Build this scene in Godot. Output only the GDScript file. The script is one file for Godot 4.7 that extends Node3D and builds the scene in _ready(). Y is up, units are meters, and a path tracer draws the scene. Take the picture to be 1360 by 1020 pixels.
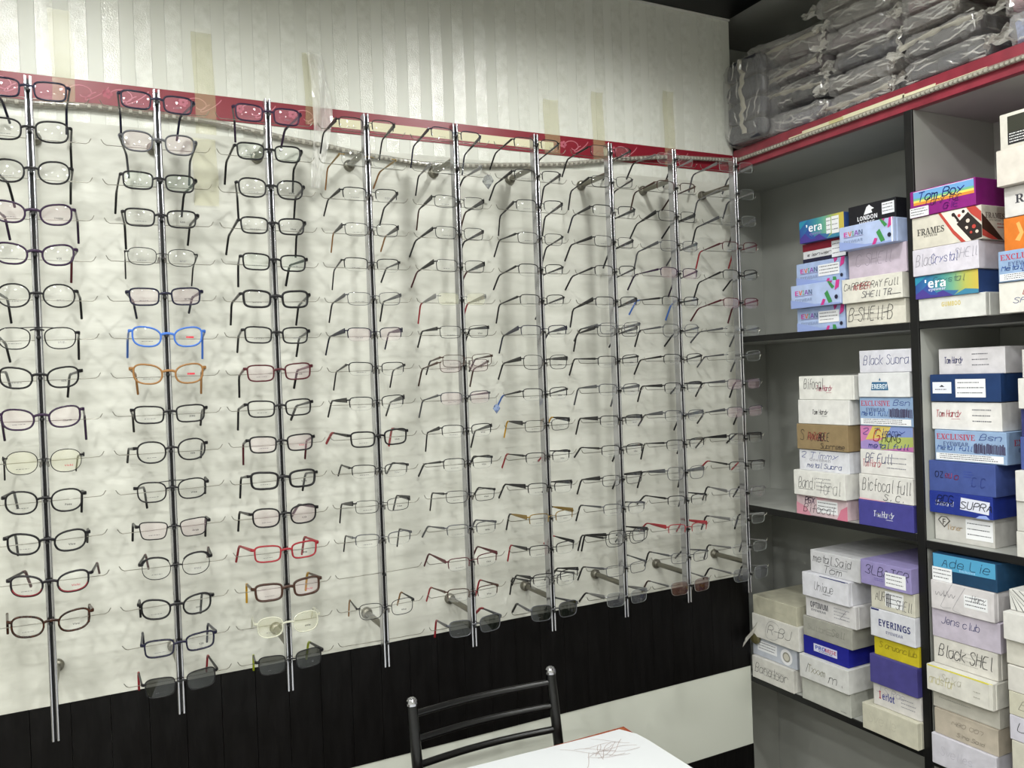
extends Node3D
# Corner of an optician's shop. World: back wall is the plane z = 0, the cabinet fronts are the plane x = 0, floor y = 0.

const CEILING := 2.58
const ROD_FRONT := 0.151
const PITCH := 0.0748
const PEG_TOP := 2.094

var rng := RandomNumberGenerator.new()
var mats := {}
var cache := {}
var box_group := ""

class MB:
	var v := PackedVector3Array()
	var n := PackedVector3Array()
	var idx := PackedInt32Array()
	func add(p: Vector3, m: Vector3) -> int:
		v.append(p); n.append(m)
		return v.size() - 1
	func tri(a: int, b: int, c: int) -> void:
		var g := (v[b] - v[a]).cross(v[c] - v[a])
		if g.dot(n[a] + n[b] + n[c]) > 0.0:
			idx.append(a); idx.append(c); idx.append(b)
		else:
			idx.append(a); idx.append(b); idx.append(c)
	func quad(a: int, b: int, c: int, d: int) -> void:
		tri(a, b, c); tri(a, c, d)
	func face(p: Array, m: Vector3) -> void:
		var k := []
		for q in p:
			k.append(add(q, m))
		for j in range(1, k.size() - 1):
			tri(k[0], k[j], k[j + 1])
	func box(lo: Vector3, hi: Vector3, bev := 0.001) -> void:
		var c := (lo + hi) * 0.5
		var h := (hi - lo) * 0.5
		bev = minf(bev, minf(h.x, minf(h.y, h.z)) * 0.6)
		var at := v.size()
		for k in 8:
			var s := Vector3(1 if k & 1 else -1, 1 if k & 2 else -1, 1 if k & 4 else -1)
			for a in 3:
				var p := h - Vector3.ONE * bev
				p[a] = h[a]
				var m := Vector3.ZERO
				m[a] = s[a]
				add(c + p * s, m)
		for a in 3:
			var e := (a + 1) % 3
			var g := (a + 2) % 3
			for s in 2:
				var b := s << a
				quad(at + b * 3 + a, at + (b | 1 << e) * 3 + a, at + (b | 1 << e | 1 << g) * 3 + a, at + (b | 1 << g) * 3 + a)
			for s in 4:
				var b := ((s & 1) << e) | ((s >> 1) << g)
				var o := b | 1 << a
				quad(at + b * 3 + e, at + o * 3 + e, at + o * 3 + g, at + b * 3 + g)
		for k in 8:
			tri(at + k * 3, at + k * 3 + 1, at + k * 3 + 2)
	# a bar of elliptic section along a path: ra across (in the plane square to axis), rb along the axis
	func sweep(path: PackedVector3Array, ra: Array, rb: Array, axis: Vector3, closed := false, seg := 6, square := false) -> void:
		var m := path.size()
		var at := v.size()
		for i in m:
			var t := (path[(i + 1) % m] - path[(i - 1 + m) % m]) if closed else (path[mini(i + 1, m - 1)] - path[maxi(i - 1, 0)])
			t = t.normalized()
			var across := axis.cross(t).normalized()
			var b := t.cross(across).normalized()
			var a1: float = ra[i % ra.size()]
			var b1: float = rb[i % rb.size()]
			for k in seg:
				var w := TAU * (k + 0.5) / seg
				var cx := cos(w)
				var cy := sin(w)
				if square:
					cx = signf(cx) * sqrt(absf(cx)); cy = signf(cy) * sqrt(absf(cy))
				add(path[i] + across * cx * a1 + b * cy * b1, (across * cos(w) / a1 + b * sin(w) / b1).normalized())
		for i in (m if closed else m - 1):
			var j := (i + 1) % m
			for k in seg:
				var k2 := (k + 1) % seg
				quad(at + i * seg + k, at + i * seg + k2, at + j * seg + k2, at + j * seg + k)
		if not closed:
			for e in 2:
				var i := 0 if e == 0 else m - 1
				var d := (path[0] - path[1]).normalized() if e == 0 else (path[m - 1] - path[m - 2]).normalized()
				var ring := []
				for k in seg:
					ring.append(v[at + i * seg + k])
				face(ring, d)
	func tube(path: PackedVector3Array, r: float, seg := 8) -> void:
		var ax := Vector3.UP
		var d := (path[path.size() - 1] - path[0]).normalized()
		if absf(d.y) > 0.9:
			ax = Vector3.BACK
		sweep(path, [r], [r], ax, false, seg)
	func lathe(base: Vector3, axis: Vector3, prof: Array, seg := 16) -> void:   # prof: [radius, height] pairs along the axis
		var u := axis.cross(Vector3(0.31, 0.77, 0.55)).normalized()
		var w := axis.cross(u).normalized()
		for i in prof.size() - 1:
			var p: Vector2 = prof[i]
			var q: Vector2 = prof[i + 1]
			var s := Vector2(q.y - p.y, p.x - q.x).normalized()
			var at := v.size()
			for k in seg + 1:
				var d := u * cos(TAU * k / seg) + w * sin(TAU * k / seg)
				var nn := (d * s.x + axis * s.y).normalized()
				add(base + d * p.x + axis * p.y, nn)
				add(base + d * q.x + axis * q.y, nn)
			for k in seg:
				quad(at + k * 2, at + k * 2 + 1, at + k * 2 + 3, at + k * 2 + 2)
	# a grid of points, smooth or faceted
	func grid(pts: Array, flat := false) -> void:
		var rows := pts.size()
		var cols: int = pts[0].size()
		if flat:
			for i in rows - 1:
				for j in cols - 1:
					for half in 2:
						var p: Array = [pts[i][j], pts[i + 1][j], pts[i + 1][j + 1]] if half == 0 else [pts[i][j], pts[i + 1][j + 1], pts[i][j + 1]]
						var g: Vector3 = (p[1] - p[0]).cross(p[2] - p[0])
						if g.length() > 1e-12:
							face(p, g.normalized())
			return
		var at := v.size()
		for i in rows:
			for j in cols:
				var a: Vector3 = pts[mini(i + 1, rows - 1)][j] - pts[maxi(i - 1, 0)][j]
				var b: Vector3 = pts[i][mini(j + 1, cols - 1)] - pts[i][maxi(j - 1, 0)]
				add(pts[i][j], a.cross(b).normalized())
		for i in rows - 1:
			for j in cols - 1:
				quad(at + i * cols + j, at + (i + 1) * cols + j, at + (i + 1) * cols + j + 1, at + i * cols + j + 1)
	func mesh() -> ArrayMesh:
		return onto(ArrayMesh.new())
	func onto(m: ArrayMesh) -> ArrayMesh:
		var a := []
		a.resize(Mesh.ARRAY_MAX)
		a[Mesh.ARRAY_VERTEX] = v
		a[Mesh.ARRAY_NORMAL] = n
		a[Mesh.ARRAY_INDEX] = idx
		m.add_surface_from_arrays(Mesh.PRIMITIVE_TRIANGLES, a)
		return m

# ------------------------------------------------------------------ nodes
func put(called: String, m: Mesh, material: Material, parent: Node = self, at := Vector3.ZERO) -> MeshInstance3D:
	var o := MeshInstance3D.new()
	o.name = called
	o.mesh = m
	if material:
		o.material_override = material
	o.position = at
	parent.add_child(o, true)
	return o

func tag(o: Node, label: String, category: String, group := "") -> Node:
	o.set_meta("label", label)
	o.set_meta("category", category)
	if group:
		o.set_meta("group", group)
	return o

func thing(called: String, label: String, category: String, at := Vector3.ZERO, turn := 0.0, group := "") -> Node3D:
	var o := Node3D.new()
	o.name = called
	o.position = at
	o.rotation.y = turn
	add_child(o, true)
	tag(o, label, category, group)
	return o

func struct(called: String, m: Mesh, material: Material, parent: Node = self) -> MeshInstance3D:
	var o := put(called, m, material, parent)
	if parent == self:
		o.set_meta("kind", "structure")
	return o

func slab(lo: Vector3, hi: Vector3, bev := 0.001) -> ArrayMesh:
	var b := MB.new()
	b.box(lo, hi, bev)
	return b.mesh()

# ------------------------------------------------------------------ materials
func mat(key: String, col: Color, rough := 0.6, metal := 0.0, spec := 0.5) -> StandardMaterial3D:
	if mats.has(key):
		return mats[key]
	var m := StandardMaterial3D.new()
	m.resource_name = key
	m.albedo_color = col
	m.roughness = rough
	m.metallic = metal
	m.metallic_specular = spec
	mats[key] = m
	return m

func noise_tex(freq: float, lo: Color, hi: Color, seed_: int, oct := 4, size := 512, normal := false, strength := 4.0, kind := FastNoiseLite.TYPE_SIMPLEX_SMOOTH) -> NoiseTexture2D:
	var f := FastNoiseLite.new()
	f.seed = seed_
	f.frequency = freq
	f.noise_type = kind
	f.fractal_octaves = oct
	var t := NoiseTexture2D.new()
	t.width = size
	t.height = size
	t.seamless = true
	t.noise = f
	if normal:
		t.as_normal_map = true
		t.bump_strength = strength
	else:
		var g := Gradient.new()
		g.set_color(0, lo)
		g.set_color(1, hi)
		t.color_ramp = g
	return t

func triplanar(m: StandardMaterial3D, scale: Vector3, albedo: Texture2D, normal: Texture2D = null, depth := 1.0, world := false) -> StandardMaterial3D:
	m.uv1_triplanar = true
	m.uv1_world_triplanar = world
	m.uv1_scale = scale
	if albedo:
		m.albedo_texture = albedo
	if normal:
		m.normal_enabled = true
		m.normal_texture = normal
		m.normal_scale = depth
	return m

var paper_grain: Texture2D
var paper_dents: Texture2D
func card(hex: String) -> StandardMaterial3D:
	var key := "cardboard_" + hex
	if mats.has(key):
		return mats[key]
	var m := mat(key, Color(hex), 0.5, 0.0, 0.4)
	return triplanar(m, Vector3(4, 4, 4), paper_grain, paper_dents, 0.35)

func ink(hex: String) -> StandardMaterial3D:
	return mat("ink_" + hex, Color(hex), 0.5, 0.0, 0.4)

func glassy(key: String, col: Color, alpha: float, rough := 0.03) -> StandardMaterial3D:
	if mats.has(key):
		return mats[key]
	var m := mat(key, Color(col, alpha), rough)
	m.transparency = BaseMaterial3D.TRANSPARENCY_ALPHA
	m.cull_mode = BaseMaterial3D.CULL_DISABLED
	return m

# ------------------------------------------------------------------ writing
const STROKES := {
	"A": "002640,1232", "B": "00063645443303,3342413000", "C": "4536160501103041", "D": "00062645412000", "E": "46060040,0333", "F": "460600,0333", "G": "45361605011030414323",
	"H": "0006,4046,0343", "I": "2026", "J": "4641301001", "K": "0006,460340", "L": "060040", "M": "0006234640", "N": "00064046", "O": "160501103041453616", "P": "00063645443303",
	"Q": "160501103041453616,2240", "R": "00063645443303,2340", "S": "4536160514334241301001", "T": "0646,2620", "U": "060110304146", "V": "062046", "W": "0610233046", "X": "0046,0640", "Y": "062346,2320", "Z": "06460040",
	"a": "44140301103042,4440", "b": "0600,03143443413001", "c": "4334140301103041", "d": "4640,4334140301103041", "e": "02424334140301103041", "f": "46362520,1343", "g": "4334140301103041,4430", "h": "0600,0314344340",
	"i": "2024,2526", "j": "2620", "k": "0600,440240", "l": "26212030", "m": "0004,03142320,23344340", "n": "0004,0314344340", "o": "140301103041433414", "p": "0400,04344341301101", "q": "44140301103042,4440",
	"r": "0004,03143443", "s": "433414031232413001", "t": "262130,1444", "u": "0401103041,4440", "v": "042044", "w": "0410233044", "x": "0044,0440", "y": "0422,4400", "z": "04440040",
	"0": "160501103041453616", "1": "162620", "2": "05163645330040", "3": "05163645332342413001", "7": "064620", "9": "4333130415354440", ".": "2021", "-": "0343", "'": "2625"}

func strokes(text: String, jitter := 0.28, slant := 0.12) -> Array:
	var out := []
	var x := 0.0
	for ch in text:
		if ch == " ":
			x += 3.0
			continue
		if STROKES.has(ch):
			for s in STROKES[ch].split(","):
				var p := PackedVector2Array()
				for k in s.length() / 2:
					var a := Vector2(s.substr(k * 2, 1).to_float(), s.substr(k * 2 + 1, 1).to_float())
					a += Vector2(rng.randf_range(-jitter, jitter), rng.randf_range(-jitter, jitter))
					p.append(Vector2(x + a.x + a.y * slant * 2.0, a.y))
				for turn in 1:   # round the corners off once
					if p.size() > 2:
						var q := PackedVector2Array([p[0]])
						for k in p.size() - 1:
							q.append(p[k].lerp(p[k + 1], 0.27))
							q.append(p[k].lerp(p[k + 1], 0.73))
						q.append(p[p.size() - 1])
						p = q
				out.append(p)
		x += 3.4 if ch in "ilI1.'-t" else 5.2
	return out

# pen strokes as flat ribbons in the plane of U and V, fitted to a rectangle
func written(b: MB, lines: Array, o: Vector3, U: Vector3, V: Vector3, w: float, h: float, pen: float) -> void:
	var lo := Vector2(1e9, 1e9)
	var hi := -lo
	for p in lines:
		for q in p:
			lo = lo.min(q); hi = hi.max(q)
	var size := (hi - lo).max(Vector2(0.6, 0.6))
	var N := U.cross(V)
	for p in lines:
		for k in p.size() - 1:
			var a := Vector2((p[k].x - lo.x) / size.x * w, (p[k].y - lo.y) / size.y * h)
			var c := Vector2((p[k + 1].x - lo.x) / size.x * w, (p[k + 1].y - lo.y) / size.y * h)
			var d := (c - a).normalized() if c != a else Vector2.RIGHT
			a -= d * pen * 0.4
			c += d * pen * 0.4
			var s := Vector2(-d.y, d.x) * pen * 0.5
			var r := []
			for q in [a - s, c - s, c + s, a + s]:
				r.append(o + U * q.x + V * q.y)
			b.face(r, N)

func flat_rect(b: MB, o: Vector3, U: Vector3, V: Vector3, u: float, v: float, w: float, h: float) -> void:
	b.face([o + U * u + V * v, o + U * (u + w) + V * v, o + U * (u + w) + V * (v + h), o + U * u + V * (v + h)], U.cross(V))

func letters(text: String, serif := false) -> TextMesh:
	var key := "text " + text + str(serif)
	if not cache.has(key):
		var t := TextMesh.new()
		var f := SystemFont.new()
		f.font_names = PackedStringArray(["Droid Serif" if serif else "Droid Sans"])
		f.font_weight = 700
		t.font = f
		t.text = text
		t.font_size = 32
		t.pixel_size = 0.001
		t.depth = 0.0
		t.curve_step = 2.0
		cache[key] = t
	return cache[key]

# printed word fitted to a rectangle whose lower left corner is o
func printed(called: String, parent: Node, text: String, o: Vector3, U: Vector3, V: Vector3, w: float, h: float, m: Material, serif := false) -> void:
	var t := letters(text, serif)
	var box := t.get_aabb()
	if box.size.x <= 0.0:
		return
	var sx := w / box.size.x
	var sy := h / box.size.y
	var n := put(called, t, m, parent)
	n.transform = Transform3D(Basis(U * sx, V * sy, U.cross(V)), o - U * box.position.x * sx - V * box.position.y * sy)

func small_print(b: MB, o: Vector3, U: Vector3, V: Vector3, u: float, v: float, w: float, h: float, rows: int) -> void:
	for r in rows:
		var y := v + h * (rows - 0.5 - r) / rows
		var x := u
		while x < u + w * 0.97:
			var l := minf(rng.randf_range(0.0012, 0.0045), u + w - x)
			flat_rect(b, o, U, V, x, y, l, minf(h / rows * 0.42, 0.0022))
			x += l + rng.randf_range(0.0007, 0.0016)
			if x > u + w * rng.randf_range(0.75, 1.3):
				break

# every print item on a panel of width w and height h: o is its lower left corner
func print_on(parent: Node, items: Array, o: Vector3, U: Vector3, V: Vector3, w: float, h: float) -> void:
	var N := U.cross(V)
	var level := 0.0003
	for it in items:
		var q := o + N * level
		level += 0.00012
		var b := MB.new()
		match it[0]:
			"t":
				printed("printed_word", parent, it[1], q + U * it[2] * w + V * it[3] * h, U, V, it[4] * w, it[5] * h, ink(it[6]), it[1] in ["FRAMES", "EXCLUSIVE", "Rich", "EYE WEAR"])
			"w":
				written(b, strokes(it[1]), q + U * it[2] * w + V * it[3] * h, U, V, minf(it[4], 0.99 - it[2]) * w, it[5] * h, 0.0014 * it[7])
				put("handwriting", b.mesh(), ink(it[6]), parent)
			"r":
				flat_rect(b, q, U, V, it[1] * w, it[2] * h, it[3] * w, it[4] * h)
				put("printed_patch", b.mesh(), ink(it[5]), parent)
			"p":
				var pts := PackedVector2Array()
				for k in it[1].size() / 2:
					pts.append(Vector2(it[1][k * 2] * w, it[1][k * 2 + 1] * h))
				var tris := Geometry2D.triangulate_polygon(pts)
				for k in tris.size() / 3:
					var f := []
					for e in 3:
						var z := pts[tris[k * 3 + e]]
						f.append(q + U * z.x + V * z.y)
					b.face(f, N)
				if b.v.size():
					put("printed_patch", b.mesh(), ink(it[2]), parent)
			"d":
				var f := []
				for k in 18:
					f.append(q + U * (it[1] * w + cos(TAU * k / 18) * it[3] * h) + V * (it[2] * h + sin(TAU * k / 18) * it[3] * h))
				b.face(f, N)
				put("printed_dot", b.mesh(), ink(it[4]), parent)
			"k":
				flat_rect(b, q, U, V, it[1] * w, it[2] * h, it[3] * w, it[4] * h)
				var s := put("sticker", b.mesh(), ink("e4e5e8"), parent)
				var t := MB.new()
				small_print(t, q + N * 0.0001, U, V, (it[1] + it[3] * 0.06) * w, (it[2] + it[4] * 0.08) * h, it[3] * w * 0.88, it[4] * h * 0.84, 3)
				put("small_print", t.mesh(), ink("4c4c55"), s)
				level += 0.0001
			"m":
				small_print(b, q, U, V, it[1] * w, it[2] * h, it[3] * w, it[4] * h, it[5])
				put("small_print", b.mesh(), ink(it[6]), parent)
			"bar":
				var x := 0.0
				while x < it[3] * w:
					var l := rng.randf_range(0.0005, 0.0026)
					flat_rect(b, q, U, V, it[1] * w + x, it[2] * h + rng.randf_range(0, 0.1) * it[4] * h, l, it[4] * h * rng.randf_range(0.75, 0.95))
					x += l + rng.randf_range(0.0004, 0.0014)
				put("barcode", b.mesh(), ink(it[5]), parent)
			"g":
				var cols: Array = it[5]
				var im := Image.create(64, 1, false, Image.FORMAT_RGB8)
				for x in 64:
					var e := x / 63.0 * (cols.size() - 1)
					var k := mini(int(e), cols.size() - 2)
					im.set_pixel(x, 0, Color(cols[k]).lerp(Color(cols[k + 1]), e - k))
				var key := "gradient_%s" % str(cols)
				if not mats.has(key):
					mat(key, Color.WHITE, 0.4).albedo_texture = ImageTexture.create_from_image(im)
				var st := SurfaceTool.new()
				st.begin(Mesh.PRIMITIVE_TRIANGLES)
				for t in [[0, 0], [0, 1], [1, 1], [0, 0], [1, 1], [1, 0]]:
					st.set_normal(N)
					st.set_uv(Vector2(0.01 + 0.98 * t[0], 0.5))
					st.add_vertex(q + U * (it[1] + it[3] * t[0]) * w + V * (it[2] + it[4] * t[1]) * h)
				put("printed_panel", st.commit(), mats[key], parent)
			"hatch":
				for k in 16:
					var u0 := -0.3 + k * 0.085
					var f := []
					for z in [[u0, 1.0], [u0 + 0.014, 1.0], [u0 + 0.32, 0.02], [u0 + 0.306, 0.02]]:
						f.append(q + U * clampf(z[0], 0, 1) * w + V * z[1] * h)
					b.face(f, N)
				put("printed_hatching", b.mesh(), ink("3a3a3e"), parent)

# ------------------------------------------------------------------ eyeglasses
# half width, half height, squareness, outer lift, taper to the bottom, rim width, rim depth
const FRAMES := {
	"rect": [0.0250, 0.0147, 4.2, 0.0012, 0.10, 0.0033, 0.0038, "rectangular"],
	"bold": [0.0248, 0.0146, 4.2, 0.0016, 0.10, 0.0046, 0.0046, "thick rectangular"],
	"wide": [0.0254, 0.0172, 3.1, 0.0014, 0.10, 0.0033, 0.0038, "soft-cornered"],
	"panto": [0.0240, 0.0186, 2.5, 0.0015, 0.08, 0.0032, 0.0038, "rounded"],
	"round": [0.0240, 0.0194, 2.2, 0.0005, 0.03, 0.0030, 0.0036, "round"],
	"rmetal": [0.0246, 0.0200, 2.4, 0.0005, 0.05, 0.0016, 0.0026, "thin round metal"],
	"navi": [0.0254, 0.0190, 2.7, 0.0010, 0.14, 0.0022, 0.0032, "flat-topped pilot-shaped"],
	"cat": [0.0246, 0.0166, 2.7, 0.0040, 0.12, 0.0036, 0.0040, "cat-eye"],
	"metal": [0.0250, 0.0158, 3.0, 0.0006, 0.08, 0.0016, 0.0026, "thin soft-cornered metal"],
	"double": [0.0246, 0.0178, 2.9, 0.0012, 0.08, 0.0027, 0.0034, "double-bridged rounded"],
	"trap": [0.0252, 0.0155, 4.4, 0.0022, 0.24, 0.0022, 0.0030, "tapering rectangular metal"],
	"browline": [0.0246, 0.0198, 2.4, 0.0020, 0.06, 0.0022, 0.0034, "round browline"],
	"clear": [0.0240, 0.0188, 2.8, 0.0010, 0.08, 0.0030, 0.0036, "rounded see-through"],
	"mrect": [0.0247, 0.0130, 4.4, 0.0008, 0.08, 0.0014, 0.0024, "narrow rectangular metal"],
	"mwide": [0.0250, 0.0162, 3.4, 0.0008, 0.10, 0.0015, 0.0026, "soft-cornered metal"],
	"half": [0.0252, 0.0136, 4.2, 0.0008, 0.10, 0.0018, 0.0028, "half-rim metal"],
	"rimless": [0.0252, 0.0138, 4.2, 0.0006, 0.06, 0.0004, 0.0014, "rimless"],
	"sun": [0.0264, 0.0176, 4.0, 0.0012, 0.10, 0.0020, 0.0030, "rectangular sun"],
	"smoke": [0.0262, 0.0172, 4.2, 0.0006, 0.08, 0.0007, 0.0018, "large rimless tinted"]}
const SHADES := {
	"black": ["0f0e11", 0.34, 0.0], "navy": ["17172c", 0.25, 0.0], "violet": ["2b1a33", 0.25, 0.0], "maroon": ["46141c", 0.3, 0.0], "grey": ["55565a", 0.35, 0.5], "blue": ["3a66b4", 0.3, 0.0],
	"tan": ["8a6236", 0.35, 0.0], "brown": ["382217", 0.3, 0.0], "gold": ["8f7640", 0.3, 0.8], "steel": ["8a8a8c", 0.3, 0.8], "red": ["8c222b", 0.35, 0.0], "tortoise": ["3a2016", 0.25, 0.0],
	"redfade": ["17141a", 0.28, 0.0], "yellow": ["b58a1c", 0.35, 0.0], "lime": ["93a01f", 0.35, 0.0]}
const WORDS := {"navy": "navy", "violet": "deep violet", "redfade": "black and red", "tan": "tan brown", "steel": "silvery", "clear": "clear", "lime": "yellow-green"}
const TINTS := {"clear": ["e8ece8", 0.03], "pink": ["d9a8bd", 0.09], "green": ["b4dcc4", 0.05], "yellow": ["d8d6a0", 0.13], "dark": ["0e120e", 0.86], "grey": ["4a4c50", 0.50], "brown": ["4a3028", 0.62]}
const ORDINAL := ["top", "second", "third", "fourth", "fifth", "sixth", "seventh", "eighth", "ninth", "tenth", "eleventh", "twelfth", "thirteenth", "fourteenth", "fifteenth", "bottom"]

func shade(word: String) -> StandardMaterial3D:
	if word == "clear":
		return glassy("clear_acetate", Color(0.82, 0.82, 0.74), 0.45, 0.12)
	var s: Array = SHADES[word]
	var key := "frame_" + word
	if mats.has(key):
		return mats[key]
	var m := mat(key, Color(s[0]), s[1], s[2], 0.4)
	if word == "tortoise":
		m.albedo_color = Color.WHITE
		triplanar(m, Vector3.ONE * 18, noise_tex(0.02, Color(0.05, 0.03, 0.02), Color(0.30, 0.14, 0.06), 5, 3, 256))
	return m

func outline(kind: String, count := 30) -> PackedVector2Array:
	var f: Array = FRAMES[kind]
	var out := PackedVector2Array()
	for k in count:
		var t := TAU * k / count
		var c := cos(t)
		var s := sin(t)
		var e: float = 2.0 / f[2]
		var x: float = f[0] * signf(c) * pow(absf(c), e)
		var y: float = f[1] * signf(s) * pow(absf(s), e)
		x *= 1.0 - f[4] * (0.5 - 0.5 * y / f[1])
		y += f[3] * (x / f[0]) * (1.0 if y > 0 else 0.35)
		if kind == "navi" and y > 0:
			y *= 0.92
		out.append(Vector2(x, y))
	return out

func bow(x: float) -> float:
	return -1.15 * x * x

# points of a lens edge in the frame's own axes; side is -1 or 1
func rim_path(kind: String, side: int, grow: float, from := 0, to := 30) -> PackedVector3Array:
	var f: Array = FRAMES[kind]
	var cx: float = 0.0088 + f[0] + f[5]
	var o := outline(kind)
	var p := PackedVector3Array()
	for k in range(from, to):
		var q: Vector2 = o[k % 30]
		q += q.normalized() * grow
		var x: float = (cx + q.x) * side
		p.append(Vector3(x, q.y - 0.003, bow(x)))
	return p

func front_mesh(kind: String, piece := 0) -> ArrayMesh:   # piece: 0 the whole front, 2 the bridge alone, -1 or 1 an end piece of a rimless pair
	var key := "front %s %d" % [kind, piece]
	if cache.has(key):
		return cache[key]
	var f: Array = FRAMES[kind]
	var b := MB.new()
	var r: float = f[5] * 0.5
	var d: float = f[6] * 0.5
	var cx: float = 0.0088 + f[0] + f[5]
	var plastic := r > 0.0009
	var w_edge: float = cx + f[0] + f[5]
	var hinge := hinge_at(kind, 1)
	for s in ([-1, 1] if piece == 0 else [] if piece == 2 else [piece]):
		if kind == "half":
			b.sweep(rim_path(kind, s, r, -1 + 30, 47), [r * 1.25], [d], Vector3.BACK, false, 6)
		elif kind == "rimless" or kind == "smoke":
			# end piece screwed to the outer edge of the lens
			b.sweep(PackedVector3Array([Vector3(s * (w_edge - 0.006), hinge.y, bow(w_edge) + 0.0012), Vector3(s * (w_edge + 0.001), hinge.y, bow(w_edge) + 0.001), Vector3(s * (w_edge + 0.0035), hinge.y, bow(w_edge) - 0.004)]), [0.0011], [0.0008], Vector3.UP, false, 6)
			b.lathe(Vector3(s * (w_edge - 0.006), hinge.y, bow(w_edge)), Vector3.BACK, [Vector2(0, 0.0028), Vector2(0.0013, 0.0026), Vector2(0.0013, -0.001)], 8)
			continue
		elif kind == "browline":
			b.sweep(rim_path(kind, s, r), [r * 0.7], [d], Vector3.BACK, true, 6)
			b.sweep(rim_path(kind, s, r + 0.0012, 1, 13), [0.0016, 0.0030, 0.0032, 0.0026, 0.0022, 0.0020, 0.0018, 0.0018, 0.0018, 0.0018, 0.0017, 0.0012], [d], Vector3.BACK, false, 6)
		else:
			b.sweep(rim_path(kind, s, r), [r], [d], Vector3.BACK, true, 6, plastic)
		# lug that carries the hinge
		var x0: float = w_edge - 0.0045
		var hh: float = 0.0032 if plastic else 0.0016
		b.sweep(PackedVector3Array([Vector3(s * x0, hinge.y + 0.0006, bow(x0)), Vector3(s * (w_edge + 0.0012), hinge.y + 0.0004, bow(w_edge) - 0.0002), Vector3(s * (w_edge + 0.0032), hinge.y, bow(w_edge) - 0.005)]), [hh * 0.7, hh, hh * 0.9], [0.0014], Vector3.UP.cross(Vector3.RIGHT), false, 6, true)
	if absi(piece) == 1:
		cache[key] = b.mesh()
		return cache[key]
	# bridge
	var by: float = {"navi": 0.0135, "cat": 0.0045, "round": 0.003, "panto": 0.005, "rmetal": 0.0035, "browline": 0.002, "clear": 0.004}.get(kind, 0.0045)
	var br: float = r * 1.5 if plastic else 0.0008
	var p := PackedVector3Array()
	for k in 7:
		var t := k / 6.0 * 2.0 - 1.0
		p.append(Vector3(t * 0.0112, by - 0.003 + 0.0022 * (1.0 - t * t), 0.0006 + 0.0012 * (1.0 - t * t)))
	b.sweep(p, [br], [maxf(d * 0.8, 0.0008)], Vector3.BACK, false, 6)
	if kind == "navi" or kind == "double":
		var q := PackedVector3Array()
		for k in 9:
			var t := k / 8.0 * 2.0 - 1.0
			q.append(Vector3(t * 0.030, 0.0148 + 0.0012 * (1.0 - t * t), bow(t * 0.03) + 0.0006))
		b.sweep(q, [0.0009], [0.001], Vector3.BACK, false, 6)
	cache[key] = b.mesh()
	return cache[key]

func hinge_at(kind: String, side: int) -> Vector3:
	var f: Array = FRAMES[kind]
	var x: float = 0.0088 + f[0] * 2 + f[5] * 2
	return Vector3(side * (x + 0.0030), minf(f[1] * 0.5, 0.0085) + f[3] * 0.8 - 0.003 + (0.0016 if kind in ["rect", "bold", "mrect", "half"] else 0.0), bow(x) - 0.005)

func lens_mesh(kind: String, side: int) -> ArrayMesh:
	var key := "lens %s %d" % [kind, side]
	if cache.has(key):
		return cache[key]
	var f: Array = FRAMES[kind]
	var cx: float = 0.0088 + f[0] + f[5]
	var o := outline(kind)
	var b := MB.new()
	var a2: float = f[0] * f[0]
	var bulge := 0.0021
	for ring in 4:
		var g := ring / 3.0
		for k in (1 if ring == 0 else 30):
			var q: Vector2 = o[k] * g
			var x: float = (cx + q.x) * side
			var z: float = bow(x) + bulge * (1.0 - q.length_squared() / a2)
			var slope := Vector2(-2.3 * x - 2.0 * bulge * q.x * side / a2, -2.0 * bulge * q.y / a2)
			b.add(Vector3(x, q.y - 0.003, z), Vector3(-slope.x, -slope.y, 1).normalized())
	for k in 30:
		var k2 := (k + 1) % 30
		b.tri(0, 1 + k, 1 + k2)
		for ring in [1, 31]:
			b.quad(ring + k, ring + k2, ring + 30 + k2, ring + 30 + k)
	cache[key] = b.mesh()
	return cache[key]

func edge_mesh(kind: String, side: int, r: float) -> ArrayMesh:
	var key := "edge %s %d" % [kind, side]
	if not cache.has(key):
		var b := MB.new()
		b.sweep(rim_path(kind, side, r * 0.5), [r], [r * 1.5], Vector3.BACK, true, 4)
		cache[key] = b.mesh()
	return cache[key]

func temple_mesh(fat: bool, tip: bool, drop: int, broad := 1.0) -> ArrayMesh:
	var key := "temple %s %s %d %.1f" % [fat, tip, drop, broad]
	if cache.has(key):
		return cache[key]
	var p := PackedVector3Array()
	var ra := []
	var rb := []
	var bend: float = [0.60, 0.85, 1.05][drop]
	for k in 15:
		var l := k * 0.0103 - 0.001
		var y := 0.0
		var z := -l
		if l > 0.088:   # bent behind the ear
			var e := minf(l - 0.088, 0.014)
			var ang := bend * e / 0.014
			y = -(1.0 - cos(ang)) * 0.014 / bend
			z = -0.088 - sin(ang) * 0.014 / bend
			var rest := l - 0.088 - e
			y -= sin(bend) * rest
			z -= cos(bend) * rest
		p.append(Vector3(0, y, z))
		ra.append(lerpf(0.0034 if fat else 0.0030, 0.0019 if fat else 0.0013, clampf(l / 0.08, 0, 1)) + (0.0006 if l > 0.1 else 0.0))
		ra[k] *= lerpf(broad, 1.0, clampf((l - 0.06) / 0.03, 0, 1))
		rb.append(0.0019 if fat else 0.0012)
	var from := 8 if tip else 0
	var to := 15 if tip else 9
	var b := MB.new()
	if tip:
		for k in range(from, to):
			ra[k] += 0.0005
			rb[k] += 0.0004
	b.sweep(p.slice(from, to), ra.slice(from, to), rb.slice(from, to), Vector3.RIGHT, false, 6, true)
	cache[key] = b.mesh()
	return cache[key]

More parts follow.
